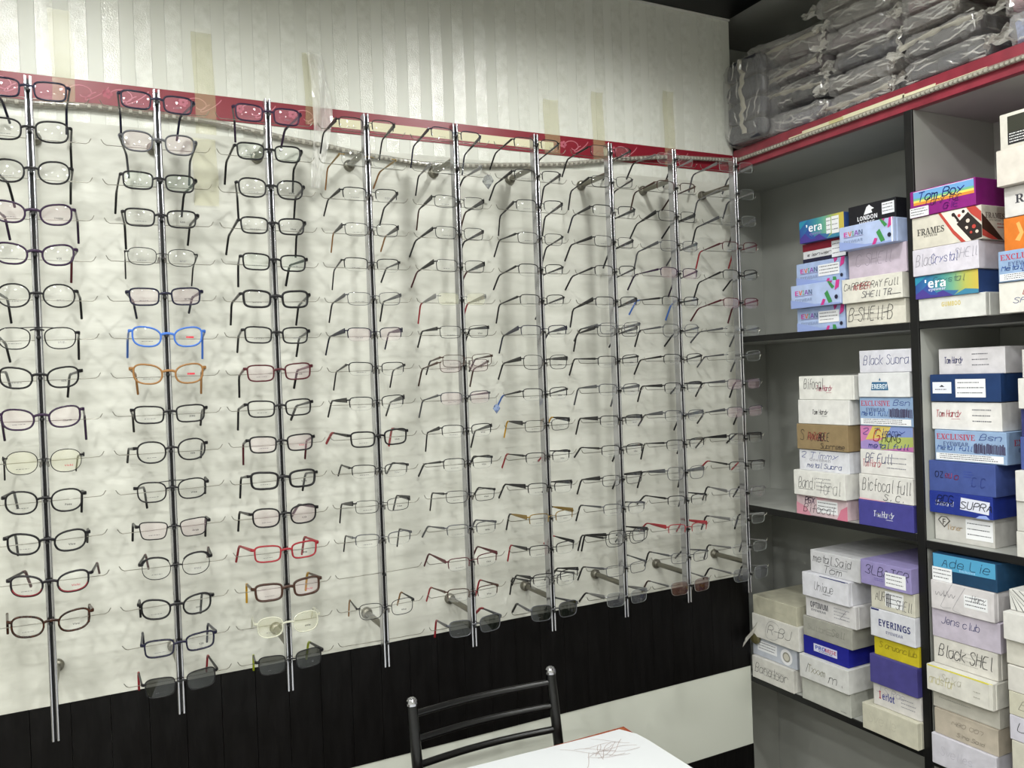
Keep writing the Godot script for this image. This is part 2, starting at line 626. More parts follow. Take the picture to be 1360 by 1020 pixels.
func nose_pads() -> ArrayMesh:
	if not cache.has("pads"):
		var b := MB.new()
		b.sweep(PackedVector3Array([Vector3(0, 0.004, 0), Vector3(0, 0.003, -0.004), Vector3(0, 0, -0.006)]), [0.0005], [0.0005], Vector3.RIGHT, false, 5)
		b.sweep(PackedVector3Array([Vector3(0, -0.006, -0.006), Vector3(0, -0.003, -0.0062), Vector3(0, 0.002, -0.0064), Vector3(0, 0.005, -0.0062)]), [0.0009, 0.0013, 0.0014, 0.0008], [0.0016, 0.0026, 0.0026, 0.0014], Vector3.RIGHT, false, 8)
		cache["pads"] = b.mesh()
	return cache["pads"]

func eyeglasses(spec: String, at: Vector3, where: String, group: String) -> void:
	var parts := spec.split("|")
	var w := parts[0].split(" ")
	var kind := w[0]
	var f: Array = FRAMES[kind]
	var tint: Array = TINTS[w[3]]
	var look: String = WORDS.get(w[1], w[1])
	var label := "%s %s %s" % [look, f[7], "glasses" if kind == "sun" else "eyeglasses"]
	if where.begins_with("doubled"):
		label = "doubled " + label
		where = where.trim_prefix("doubled ")
	elif w[2] != w[1] and kind != "clear" and (label + " " + where).split(" ").size() < 13:
		label += " with %s arms" % WORDS.get(w[2], w[2])
	var root := thing("sunglasses" if kind == "sun" else "eyeglasses", label + ", " + where, "sunglasses" if kind == "sun" else "eyeglasses", at, 0.0, group)
	root.rotation = Vector3(rng.randf_range(-0.02, 0.07), rng.randf_range(-0.05, 0.05), rng.randf_range(-0.025, 0.025))
	if kind in ["rimless", "smoke"]:
		put("bridge", front_mesh(kind, 2), shade(w[1]), root)
		put("end_piece", front_mesh(kind, -1), shade(w[1]), root)
		put("end_piece", front_mesh(kind, 1), shade(w[1]), root)
	else:
		put("front_frame", front_mesh(kind), shade(w[1]), root)
	var lens := glassy("lens_" + w[3], Color(tint[0]), tint[1], 0.02)
	var broad: float = 1.0 if f[5] >= 0.0019 else [1.0, 1.0, 1.5, 1.9][rng.randi_range(0, 3)]
	for s in [-1, 1]:
		var l := put("lens", lens_mesh(kind, s), lens, root)
		if kind in ["rimless", "smoke"]:
			put("lens_edge", edge_mesh(kind, s, 0.00045), glassy("polished_edge", Color(0.62, 0.64, 0.63), 0.75, 0.2), l)
		elif kind == "half":
			put("nylon_cord", edge_mesh(kind, s, 0.00028), glassy("nylon", Color(0.55, 0.57, 0.56), 0.7, 0.2), l)
		if w[1] == "redfade":
			var b := MB.new()
			b.sweep(rim_path(kind, s, 0.0012, 16, 30), [0.0015], [0.002], Vector3.BACK, false, 6)
			put("lower_rim", b.mesh(), shade("red"), root)
		var h := hinge_at(kind, s)
		var fat: bool = f[5] >= 0.0019
		var t := put("temple", temple_mesh(fat, false, 0, broad), shade(w[1] if not w[1] in ["redfade"] else "black"), root, h)
		t.rotation = Vector3(rng.randf_range(-0.18, -0.02), s * (rng.randf_range(-0.06, 0.22) if fat else rng.randf_range(-0.05, 0.10)), 0)
		put("temple_tip", temple_mesh(fat, true, rng.randi_range(0, 2)), shade(w[2]), t)
		if f[5] < 0.0019:
			var n := put("nose_pad", nose_pads(), glassy("nose_pad_silicone", Color(0.45, 0.44, 0.42), 0.7, 0.2), root, Vector3(s * 0.0085, -0.0075, -0.001))
			n.rotation = Vector3(0, s * 0.5, s * 0.18)
		# the maker's demonstration print on the dummy lens
		var cx: float = 0.0088 + f[0] + f[5]
		var o := Vector3(s * cx, -0.003 - f[1] * 0.62, bow(cx) + 0.0014)
		if s < 0:
			var b := MB.new()
			small_print(b, o, Vector3.RIGHT, Vector3.UP, -0.009, 0.0, 0.02, 0.0022, 1)
			put("lens_print", b.mesh(), ink("5a5a5e"), l)
		elif parts.size() > 1:
			var word := parts[1]
			if word.begins_with("L:"):
				var b := MB.new()
				flat_rect(b, o + Vector3(0, 0.008, 0.0006), Vector3.RIGHT, Vector3.UP, -0.004, 0, 0.014, 0.0036)
				put("lens_sticker", b.mesh(), ink("b8283a"), l)
			else:
				var red := word.begins_with("r:")
				word = word.trim_prefix("r:")
				printed("lens_print", l, word, o + Vector3(-0.003, 0.002, 0.0002), Vector3.RIGHT, Vector3.UP, 0.0028 * maxi(word.length(), 3), 0.0036, ink("b04050" if red else "2a2a2c"))
		elif rng.randf() < 0.5:
			var b := MB.new()
			small_print(b, o, Vector3.RIGHT, Vector3.UP, -0.004, 0.001, 0.013, 0.004, 2)
			put("lens_print", b.mesh(), ink("6a6a6e"), l)

# ------------------------------------------------------------------ the rods that carry them
func display_rod(number: int, x: float, low: float, high: float, spec: String) -> void:
	var ord: String = ["first", "second", "third", "fourth", "fifth", "sixth", "seventh", "eighth", "ninth"][number]
	var root := thing("display_rod", "slotted chrome display rod on wall, %s of the nine from the left" % ord, "display rod", Vector3(x, low, 0), 0.0, "chrome display rods on the back wall")
	var chrome: Material = mats["chrome"]
	var dull := mat("anodised_slot", Color(0.05, 0.05, 0.055), 0.5, 0.2)
	var wire_metal := mat("wire_steel", Color(0.55, 0.54, 0.5), 0.3, 1.0)
	var h := high - low
	for s in [-1, 1]:   # the two cheeks, rounded to the front
		var b := MB.new()
		var prof := []
		for k in 7:
			var a := PI * k / 6.0
			prof.append([Vector2(cos(a) * 0.0024, sin(a) * 0.0024), Vector2(cos(a), sin(a))])
		var ring := [[Vector2(0.0024, -0.0195), Vector2(1, 0)]] + prof + [[Vector2(-0.0024, -0.0195), Vector2(-1, 0)]]
		for y in [0.0, h]:
			for q in ring:
				b.add(Vector3(s * 0.0042 + q[0].x, y, ROD_FRONT - 0.0024 + q[0].y), Vector3(q[1].x, 0, q[1].y))
		var m := ring.size()
		for k in m - 1:
			b.quad(k, k + 1, m + k + 1, m + k)
		for y in [0.0, h]:
			var cap := []
			for q in ring:
				cap.append(Vector3(s * 0.0042 + q[0].x, y, ROD_FRONT - 0.0024 + q[0].y))
			b.face(cap, Vector3.UP if y > 0 else Vector3.DOWN)
		put("cheek", b.mesh(), chrome, root)
	put("slot_web", slab(Vector3(-0.002, 0.002, ROD_FRONT - 0.021), Vector3(0.002, h - 0.004, ROD_FRONT - 0.006)), dull, root)
	for y in [1.0, 2.043]:
		var b := MB.new()
		b.tube(PackedVector3Array([Vector3(0, y - low, ROD_FRONT - 0.02), Vector3(0, y - low, 0.0)]), 0.0068, 12)
		var arm := put("arm", b.mesh(), mats["satin_steel"], root)
		var c := MB.new()
		c.lathe(Vector3(0, y - low, 0.001), Vector3.BACK, [Vector2(0.013, 0.0), Vector2(0.013, 0.010), Vector2(0.011, 0.014), Vector2(0.0066, 0.016)], 16)
		put("wall_socket", c.mesh(), mats["satin_steel"], arm)
	var wire := MB.new()
	var path := PackedVector3Array([Vector3(-0.099, 0.010, 0.003), Vector3(-0.095, 0.003, 0.001), Vector3(-0.090, 0, 0), Vector3(-0.04, -0.0004, 0), Vector3(0.04, -0.0004, 0), Vector3(0.090, 0, 0), Vector3(0.095, 0.003, 0.001), Vector3(0.099, 0.010, 0.003)])
	wire.sweep(path, [0.0008], [0.0008], Vector3.BACK, false, 6)
	var wm := wire.mesh()
	var pm := slab(Vector3(-0.0022, -0.0030, -0.004), Vector3(0.0022, 0.0018, 0.009), 0.0008)
	var row := -1
	for token in spec.split(";"):
		var extra := token.begins_with("+")
		if not extra:
			row += 1
			var y := PEG_TOP - PITCH * row - low
			put("peg", pm, mat("black_plastic", Color(0.02, 0.02, 0.022), 0.4), root, Vector3(0, y - 0.002, ROD_FRONT))
			var wn := put("wire_rest", wm, wire_metal, root, Vector3(0, y - 0.006, ROD_FRONT - 0.033))
			wn.rotation.z = rng.randf_range(-0.02, 0.02)
		if token == "none":
			continue
		var place: String = ORDINAL[row] if row > 0 else "top"
		var at := Vector3(x + rng.randf_range(-0.002, 0.002), PEG_TOP - PITCH * row + rng.randf_range(-0.002, 0.003), ROD_FRONT + 0.006)
		if extra:
			at += Vector3(0.004, 0.010, 0.008)
		var rod_words := "leftmost rod" if number == 0 else "rightmost rod" if number == 8 else "%s rod from left" % ord
		var where := ("%s of the %s" % ["at top" if row == 0 else "at bottom", rod_words]) if row == 0 or row == 15 else "%s from top on %s" % [place, rod_words]
		if extra:
			where = "doubled " + where
		eyeglasses(token.trim_prefix("+"), at, where, "eyeglasses on the display rods")

# ------------------------------------------------------------------ boxes
func carton(x: float, z0: float, z1: float, y: float, h: float, hex: String, label: String, items: Array, kind := "") -> void:
	var w := z1 - z0
	var d := minf(0.262, 0.300 - x)
	var root := thing("frame_box", label, "box", Vector3(x + d * 0.5, y, (z0 + z1) * 0.5), 0.0, box_group)
	var m := card(hex)
	var gap := 0.0006
	put("carton", slab(Vector3(-d * 0.5, 0, -w * 0.5), Vector3(d * 0.5, h - gap, w * 0.5), 0.0014), m, root)
	print_on(root, items, Vector3(-d * 0.5, 0, -w * 0.5), Vector3(0, 0, 1), Vector3(0, 1, 0), w, h - gap)
	if kind == "tuck":   # the closing flap pushed in at the end shows as a panel of its own
		put("end_flap", slab(Vector3(-d * 0.5 + 0.011, 0.002, w * 0.5 - 0.001), Vector3(-d * 0.5 + 0.15, h - 0.003, w * 0.5 + 0.0012), 0.0008), m, root)
		put("front_fold", slab(Vector3(-d * 0.5 - 0.0009, 0.0015, w * 0.5 - 0.009), Vector3(-d * 0.5 + 0.001, h - 0.002, w * 0.5 - 0.0004), 0.0006), m, root)
	elif kind == "torn":
		var rows := []
		for i in 8:
			var t := i / 7.0
			var r := []
			for j in 7:
				var s := j / 6.0
				var e := 1.0 - 0.35 * t
				r.append(Vector3(-d * 0.5 - 0.001 - 0.042 * t, h * 0.36 - 0.036 * t + 0.042 * (s - 0.5) * e + 0.002 * sin(s * 9.0 + t * 4.0), -w * 0.5 + 0.003 + 0.020 * s * e))
			rows.append(r)
		var b := MB.new()
		b.grid(rows)
		var back := []
		for r in rows:
			var q := []
			for p in r:
				q.append(p + Vector3(0.0008, -0.0006, 0))
			back.append(q)
		b.grid(back)
		put("torn_flap", b.mesh(), m, root)
	elif kind == "frames":
		print_on(root, [["t", "FRAMES", .1, .62, .5, .16, "5a4c46"], ["t", "EYE WEAR", .2, .54, .3, .05, "77706a"], ["p", [0, .75, 0, .3, .42, 0, .56, 0, .2, .5], "3a241c"], ["p", [0, .3, 0, .1, .24, 0, .42, 0], "b5453c"], ["m", .4, .3, .4, .2, 2, "b04a4a"]], Vector3(-d * 0.5, 0, w * 0.5), Vector3(1, 0, 0), Vector3(0, 1, 0), d * 0.5, h)
	elif kind == "exc":
		print_on(root, [["t", "EXCLUSIVE", .1, .56, .5, .18, "b23a4c"], ["t", "EYEWEAR", .16, .36, .38, .12, "56678f"]], Vector3(-d * 0.5, 0, w * 0.5), Vector3(1, 0, 0), Vector3(0, 1, 0), d, h)
	elif kind == "wide":
		print_on(root, [["p", [.3, .1, .9, .05, .95, .9, .5, .95], "7f8088" if hex == "cdcdd0" else "2a2f6e"], ["p", [.5, .2, .9, .15, .9, .4, .6, .5], "98999f" if hex == "cdcdd0" else "3a4a9a"]], Vector3(-d * 0.5, h - gap, w * 0.5), Vector3(0, 0, -1), Vector3(1, 0, 0), w, d)

# ------------------------------------------------------------------ plastic-wrapped bundles
func lump(c: Vector3, half: Vector3, seed_: int, amount: float, freq: float, flat: bool, cols := 26, rows := 14, sq := 0.32, ridged := false) -> ArrayMesh:
	var f := FastNoiseLite.new()
	f.seed = seed_
	f.frequency = freq
	f.fractal_octaves = 3
	if ridged:
		f.fractal_type = FastNoiseLite.FRACTAL_RIDGED
	var pts := []
	for i in rows + 1:
		var th := PI * (i / float(rows)) - PI * 0.5
		var r := []
		for j in cols + 1:
			var ph := TAU * (j % cols) / cols
			var ce := signf(cos(th)) * pow(absf(cos(th)), sq)
			var d := Vector3(ce * signf(cos(ph)) * pow(absf(cos(ph)), sq), signf(sin(th)) * pow(absf(sin(th)), sq * 1.2), ce * signf(sin(ph)) * pow(absf(sin(ph)), sq))
			var p := d * half
			p += d.normalized() * (f.get_noise_3dv((p + c) * 100.0) * amount)
			r.append(c + p)
		pts.append(r)
	var b := MB.new()
	b.grid(pts, flat)
	return b.mesh()

func bundle(z0: float, z1: float, y: float, h: float, x: float, d: float, cloth: String, film: float, label: String, tilt := 0.0, upright := false, yaw := 0.0) -> void:
	var w := z1 - z0
	var root := thing("wrapped_bundle", label, "bundle", Vector3(x + d * 0.5, y, (z0 + z1) * 0.5), yaw, "plastic-wrapped bundles on top of the cabinet")
	root.rotation.x = tilt
	var m := mat("cloth_" + cloth, Color(cloth), 0.85)
	if not m.uv1_triplanar:
		triplanar(m, Vector3.ONE * 9, noise_tex(0.03, Color(0.6, 0.6, 0.6), Color(1, 1, 1), 31, 4, 256))
	var s := rng.randi() % 9999
	# folded pouches inside
	if upright:
		for k in 3:
			for j in 4:
				put("pouch", lump(Vector3(-d * 0.5 + d * (k + 0.5) / 3.0, h * (j + 0.5) / 4.0, 0), Vector3(d / 6.4, h / 8.4, w * 0.45), s + k * 7 + j, 0.006, 0.25, false, 16, 8, 0.45), m, root)
	else:
		var n := maxi(3, int(w / 0.06))
		for k in n:
			put("pouch", lump(Vector3(0, h * 0.5, -w * 0.5 + w * (k + 0.5) / n), Vector3(d * 0.46, h * 0.44, w / n * 0.50), s + k, 0.008, 0.25, false, 16, 8, 0.45), m, root)
	# crumpled film round them
	var skin := glassy("wrapping_film_%d" % int(film * 100), Color(0.90, 0.89, 0.88), film * 0.46, 0.14)
	put("film", lump(Vector3(0, h * 0.5, 0), Vector3(d * 0.5 + 0.002, h * 0.5 - 0.001, w * 0.5 + 0.003), s + 50, 0.0095, 0.22, true, 56, 20, 0.27, true), skin, root)
	# creases where the film is pinched, and its loose corners
	var folds := MB.new()
	for k in 15:
		var p := PackedVector3Array()
		var c := Vector3(-d * 0.5 - 0.003, rng.randf_range(0.08, 0.92) * h, rng.randf_range(-0.48, 0.40) * w)
		var go := Vector3(0, rng.randf_range(-0.5, 0.5), 1).normalized() if not upright else Vector3(0, 1, rng.randf_range(-0.5, 0.5)).normalized()
		var on_end := k % 5 == 4
		var long := rng.randf_range(0.02, 0.08)
		for e in 6:
			var q := c + go * long * e / 5.0 + Vector3(rng.randf_range(-0.002, 0.002), rng.randf_range(-0.003, 0.003), rng.randf_range(-0.003, 0.003))
			q.y = clampf(q.y, 0.004, h - 0.004)
			q.z = clampf(q.z, -w * 0.48, w * 0.48)
			if on_end:
				q = Vector3(-d * 0.45 + (q.z / w + 0.5) * d * 0.8, q.y, w * 0.5 + 0.005)
			p.append(q)
		folds.sweep(p, [0.0004, 0.0018, 0.0028, 0.0022, 0.0012, 0.0004], [0.0014], Vector3.LEFT if not on_end else Vector3.BACK, false, 5)
	put("film_creases", folds.mesh(), glassy("film_crease", Color(0.90, 0.89, 0.87), 0.26, 0.16), root).set_meta("kind", "stuff")
	for e in 2:
		var rr := []
		var sgn := -1.0 if e == 0 else 1.0
		var tall := rng.randf_range(0.35, 0.8) * h
		for i in 9:
			var t := i / 8.0
			var r := []
			for j in 7:
				var u := j / 6.0 - 0.5
				r.append(Vector3(-d * 0.5 + 0.004 - 0.020 * t + 0.006 * sin(u * 9.0 + s + t * 5.0), h * 0.5 + u * tall * (1.0 - 0.55 * t) - 0.010 * t * (1.0 if e == 0 else -0.3) + 0.004 * sin(t * 9.0 + s), sgn * (w * 0.46 + 0.030 * t) + 0.004 * sin(u * 12.0 + t * 6.0)))
			rr.append(r)
		if not upright:
			var lc := MB.new()
			lc.grid(rr, true)
			put("loose_corner", lc.mesh(), glassy("film_corner", Color(0.86, 0.85, 0.82), 0.34, 0.16), root)
	# the gathered fold of the bag's mouth, along the front of some
	if not upright and s % 3 != 0:
		return
	var rows := []
	for i in 16:
		var t := i / 15.0
		var r := []
		for j in 5:
			var e := j / 4.0
			var wob := 0.004 * sin(t * 17.0 + s) + 0.003 * sin(t * 41.0)
			if upright:
				r.append(Vector3(-d * 0.5 - 0.007 - 0.006 * sin(e * PI) + wob * 0.3, 0.02 + (h - 0.03) * t, w * 0.02 + (e - 0.5) * (0.018 + wob) + wob))
			else:
				r.append(Vector3(-d * 0.5 - 0.006 - 0.005 * sin(e * PI) + wob * 0.3, h * 0.5 + (e - 0.5) * (0.012 + wob) + h * 0.18 * sin(t * 2.2 + s), -w * 0.48 + w * 0.96 * t))
		rows.append(r)
	var b := MB.new()
	b.grid(rows, true)
	put("folded_seam", b.mesh(), glassy("wrapping_film_thick", Color(0.80, 0.78, 0.72), 0.40, 0.18), root)

# ------------------------------------------------------------------ the place
func lamp(x: float, z: float, row: String, side: String) -> void:
	var root := thing("ceiling_lamp", "round ceiling downlight, %s one of the row %s" % [side, row], "lamp", Vector3(x, CEILING, z), 0.0, "ceiling downlights")
	var b := MB.new()
	b.lathe(Vector3(0, 0, 0), Vector3.DOWN, [Vector2(0.075, 0.0), Vector2(0.072, 0.008), Vector2(0.060, 0.008), Vector2(0.056, 0.001)], 24)
	put("lamp_ring", b.mesh(), mat("white_enamel", Color(0.85, 0.85, 0.85), 0.4), root)
	var g := MB.new()
	g.lathe(Vector3(0, 0, 0), Vector3.DOWN, [Vector2(0.056, 0.002), Vector2(0.0, 0.003)], 24)
	var glow := mat("lamp_glow", Color(1, 1, 1), 0.5)
	glow.emission_enabled = true
	glow.emission = Color(0.995, 1.0, 0.985)
	glow.emission_energy_multiplier = 20.0
	put("lamp_diffuser", g.mesh(), glow, root)
	var l := SpotLight3D.new()
	l.name = "downlight"
	l.light_color = Color(0.995, 1.0, 0.985)
	l.light_energy = LAMP * (0.68 if z < 1.0 else 1.0)   # the row by the wall is dimmer
	l.light_size = 0.055
	l.spot_angle = 84.0
	l.spot_angle_attenuation = 0.42
	l.spot_range = 9.0
	l.spot_attenuation = 2.0
	l.shadow_enabled = true
	l.rotation_degrees.x = -90.0
	l.position.y = -0.012
	root.add_child(l)

const LAMP := 1.45
const EXPOSURE := 1.0

func _ready() -> void:
	rng.seed = 20
	# camera: eye height, turned to the right and rolled by a little over two degrees
	var cam := Camera3D.new()
	cam.name = "camera"
	cam.keep_aspect = Camera3D.KEEP_HEIGHT
	cam.fov = 50.3881
	cam.near = 0.03
	cam.far = 60.0
	cam.transform = Transform3D(Basis(Vector3(0.890220, -0.037326, 0.453999), Vector3(0.037682, 0.999256, 0.008265), Vector3(-0.453969, 0.009749, 0.890964)), Vector3(-1.718518, 1.540000, 1.865280))
	add_child(cam)
	cam.current = true
	var we := WorldEnvironment.new()
	we.name = "environment"
	var env := Environment.new()
	env.background_mode = Environment.BG_COLOR
	env.background_color = Color(0.0, 0.0, 0.0)
	env.tonemap_mode = Environment.TONE_MAPPER_LINEAR
	env.tonemap_exposure = EXPOSURE
	env.sdfgi_enabled = true
	env.ssao_enabled = true
	env.ssil_enabled = true
	we.environment = env
	add_child(we)
	var row := 0
	for z in [0.75, 1.60, 2.45, 3.30]:
		for x in ([-2.95, -1.80, -0.65] if row % 2 == 0 else [-3.55, -2.40, -1.20]):
			lamp(x, z, ["nearest the back wall", "second from the back wall", "third from the back wall", "farthest from the back wall"][row], {-2.95: "left", -3.55: "left", -1.80: "middle", -2.40: "middle"}.get(x, "right"))
		row += 1

	mat("chrome", Color(0.74, 0.74, 0.76), 0.16, 1.0)
	mat("satin_steel", Color(0.50, 0.49, 0.45), 0.38, 1.0)
	paper_grain = noise_tex(0.012, Color(0.90, 0.90, 0.90), Color(1, 1, 1), 3, 5, 512)
	paper_dents = noise_tex(0.008, Color.BLACK, Color.WHITE, 8, 3, 512, true, 5.0)
	shell()
	cabinet()
	wall_dressing()
	furniture()
	rods()
	boxes()
	bundles()

func shell() -> void:
	var white := mat("room_white", Color(0.80, 0.80, 0.77), 0.6)
	struct("floor", slab(Vector3(-4.2, -0.1, -0.3), Vector3(0.5, 0, 4.2)), mat("floor_vinyl", Color(0.50, 0.48, 0.45), 0.5))
	struct("ceiling", slab(Vector3(-4.2, CEILING, -0.3), Vector3(0.0, CEILING + 0.1, 4.2)), mat("ceiling_white", Color(0.78, 0.78, 0.76), 0.7))
	struct("trim_2", slab(Vector3(-4.0, CEILING - 0.004, 0.0), Vector3(0.0, CEILING + 0.01, 0.46)), mat("ceiling_navy", Color(0.012, 0.012, 0.022), 0.5)).set_meta("label", "dark navy border of the ceiling along the back wall")
	struct("wall_left", slab(Vector3(-4.2, 0, -0.3), Vector3(-4.0, CEILING + 0.1, 4.2)), white)
	struct("wall_front", slab(Vector3(-4.2, 0, 4.0), Vector3(0.5, CEILING + 0.1, 4.2)), white)
	struct("wall_right", slab(Vector3(0.33, 0, -0.3), Vector3(0.5, CEILING + 0.1, 4.2)), white)
	# back wall: a carrier, with the vertical panels fixed to it
	var wall := struct("wall_back", slab(Vector3(-4.2, 0, -0.205), Vector3(0.0, CEILING, -0.006)), mat("carrier_white", Color(0.74, 0.745, 0.70), 0.7))
	var plain := mat("panel_pvc", Color(0.82, 0.825, 0.795), 0.6)
	triplanar(plain, Vector3(1.5, 0.35, 1.5), noise_tex(0.01, Color(0.93, 0.93, 0.92), Color(1, 1, 1), 12, 3, 256))
	var emboss := mat("panel_pvc_embossed", Color(0.835, 0.84, 0.81), 0.14, 0.0, 0.5)
	triplanar(emboss, Vector3(12, 12, 12), noise_tex(0.01, Color(0.93, 0.93, 0.92), Color(1, 1, 1), 12, 3, 256), noise_tex(0.035, Color.BLACK, Color.WHITE, 21, 4, 512, true, 9.0), 0.34)
	var black := mat("panel_black", Color(0.045, 0.04, 0.043), 0.5, 0.0, 0.3)
	triplanar(black, Vector3(6, 0.8, 6), noise_tex(0.02, Color(0.55, 0.5, 0.5), Color(1, 1, 1), 14, 4, 256), noise_tex(0.02, Color.BLACK, Color.WHITE, 15, 4, 256, true, 4.0), 0.25)
	var x := 0.0
	var k := 0
	while x > -4.0:
		var w := 0.0325 if k % 2 else 0.0275
		if x < -2.4:
			w = 0.24
		var b := slab(Vector3(x - w + 0.0001, 0.925, -0.008), Vector3(x - 0.0001, CEILING - 0.006, 0.0003 if k % 2 else 0.0), 0.00025)
		put("wall_panel", b, emboss if k % 2 and x > -2.4 else plain, wall)
		x -= w
		k += 1
	x = 0.0
	while x > -4.0:
		var w := 0.0715
		put("wall_panel", slab(Vector3(x - w + 0.0002, 0.6459, -0.008), Vector3(x - 0.0002, 0.92, 0.003), 0.0007), black, wall)
		put("wall_panel", slab(Vector3(x - w + 0.0002, 0.0, -0.008), Vector3(x - 0.0002, 0.4105, 0.003), 0.0007), black, wall)
		x -= w
	put("wall_band", slab(Vector3(-4.0, 0.4105, -0.008), Vector3(0, 0.6459, 0.001)), mat("band_white", Color(0.79, 0.80, 0.76), 0.45), wall)
	var cap := struct("trim_1", slab(Vector3(-4.0, CEILING - 0.010, 0.0), Vector3(0.0, CEILING - 0.004, 0.006)), mat("edge_profile", Color(0.80, 0.80, 0.78), 0.5))
	cap.set_meta("label", "thin pale edge profile along the top of the back wall")

func cabinet() -> void:
	var inside := mat("laminate_grey", Color(0.66, 0.665, 0.645), 0.5)
	triplanar(inside, Vector3(2, 2, 2), noise_tex(0.01, Color(0.95, 0.95, 0.95), Color(1, 1, 1), 40, 3, 256))
	var edge := mat("edge_black", Color(0.022, 0.022, 0.026), 0.45)
	var root := thing("wall_cabinet", "tall open shelf cabinet with black edges and a red top shelf", "cabinet", Vector3(0, 0, 0))
	put("back_panel", slab(Vector3(0.307, 0, -0.21), Vector3(0.325, 2.60, 1.90)), inside, root)
	put("end_panel", slab(Vector3(0.0, 0, -0.225), Vector3(0.307, 2.60, -0.207)), inside, root)
	put("end_panel", slab(Vector3(0.0, 0, 1.80), Vector3(0.307, 2.60, 1.818)), inside, root)
	put("top_board", slab(Vector3(0.0, 2.594, -0.207), Vector3(0.307, 2.612, 1.8)), inside, root)
	var bays := [[-0.207, 0.5747], [0.5968, 1.19], [1.212, 1.80]]
	for z in [0.5747, 1.19]:
		var p := put("divider", slab(Vector3(0.006, 0, z), Vector3(0.307, 2.128, z + 0.022)), inside, root)
		put("front_edge", slab(Vector3(0.0, 0, z), Vector3(0.007, 2.128, z + 0.022), 0.0015), edge, p)
	for n in 3:
		var z0: float = bays[n][0]
		var z1: float = bays[n][1]
		for y in ([1.6316, 1.1299, 0.616] if n == 0 else [1.6316, 1.1189, 0.606]):
			var p := put("shelf", slab(Vector3(0.006, y - 0.0178, z0), Vector3(0.307, y, z1)), inside, root)
			put("front_edge", slab(Vector3(0.0, y - 0.0178, maxf(z0, 0.0)), Vector3(0.007, y, z1), 0.0015), edge, p)
	var film := mat("red_film", Color(0.55, 0.19, 0.245), 0.3)
	triplanar(film, Vector3(5, 5, 5), noise_tex(0.012, Color(0.84, 0.84, 0.84), Color(1, 1, 1), 44, 4, 256))
	var top := put("top_shelf", slab(Vector3(0.02, 2.128, -0.207), Vector3(0.307, 2.150, 1.8)), inside, root)
	put("red_fascia", slab(Vector3(0.0, 2.1267, 0.0), Vector3(0.02, 2.1856, 1.8), 0.002), film, top)
	put("red_cover", slab(Vector3(0.018, 2.150, -0.207), Vector3(0.307, 2.1856, 1.8), 0.002), film, top)

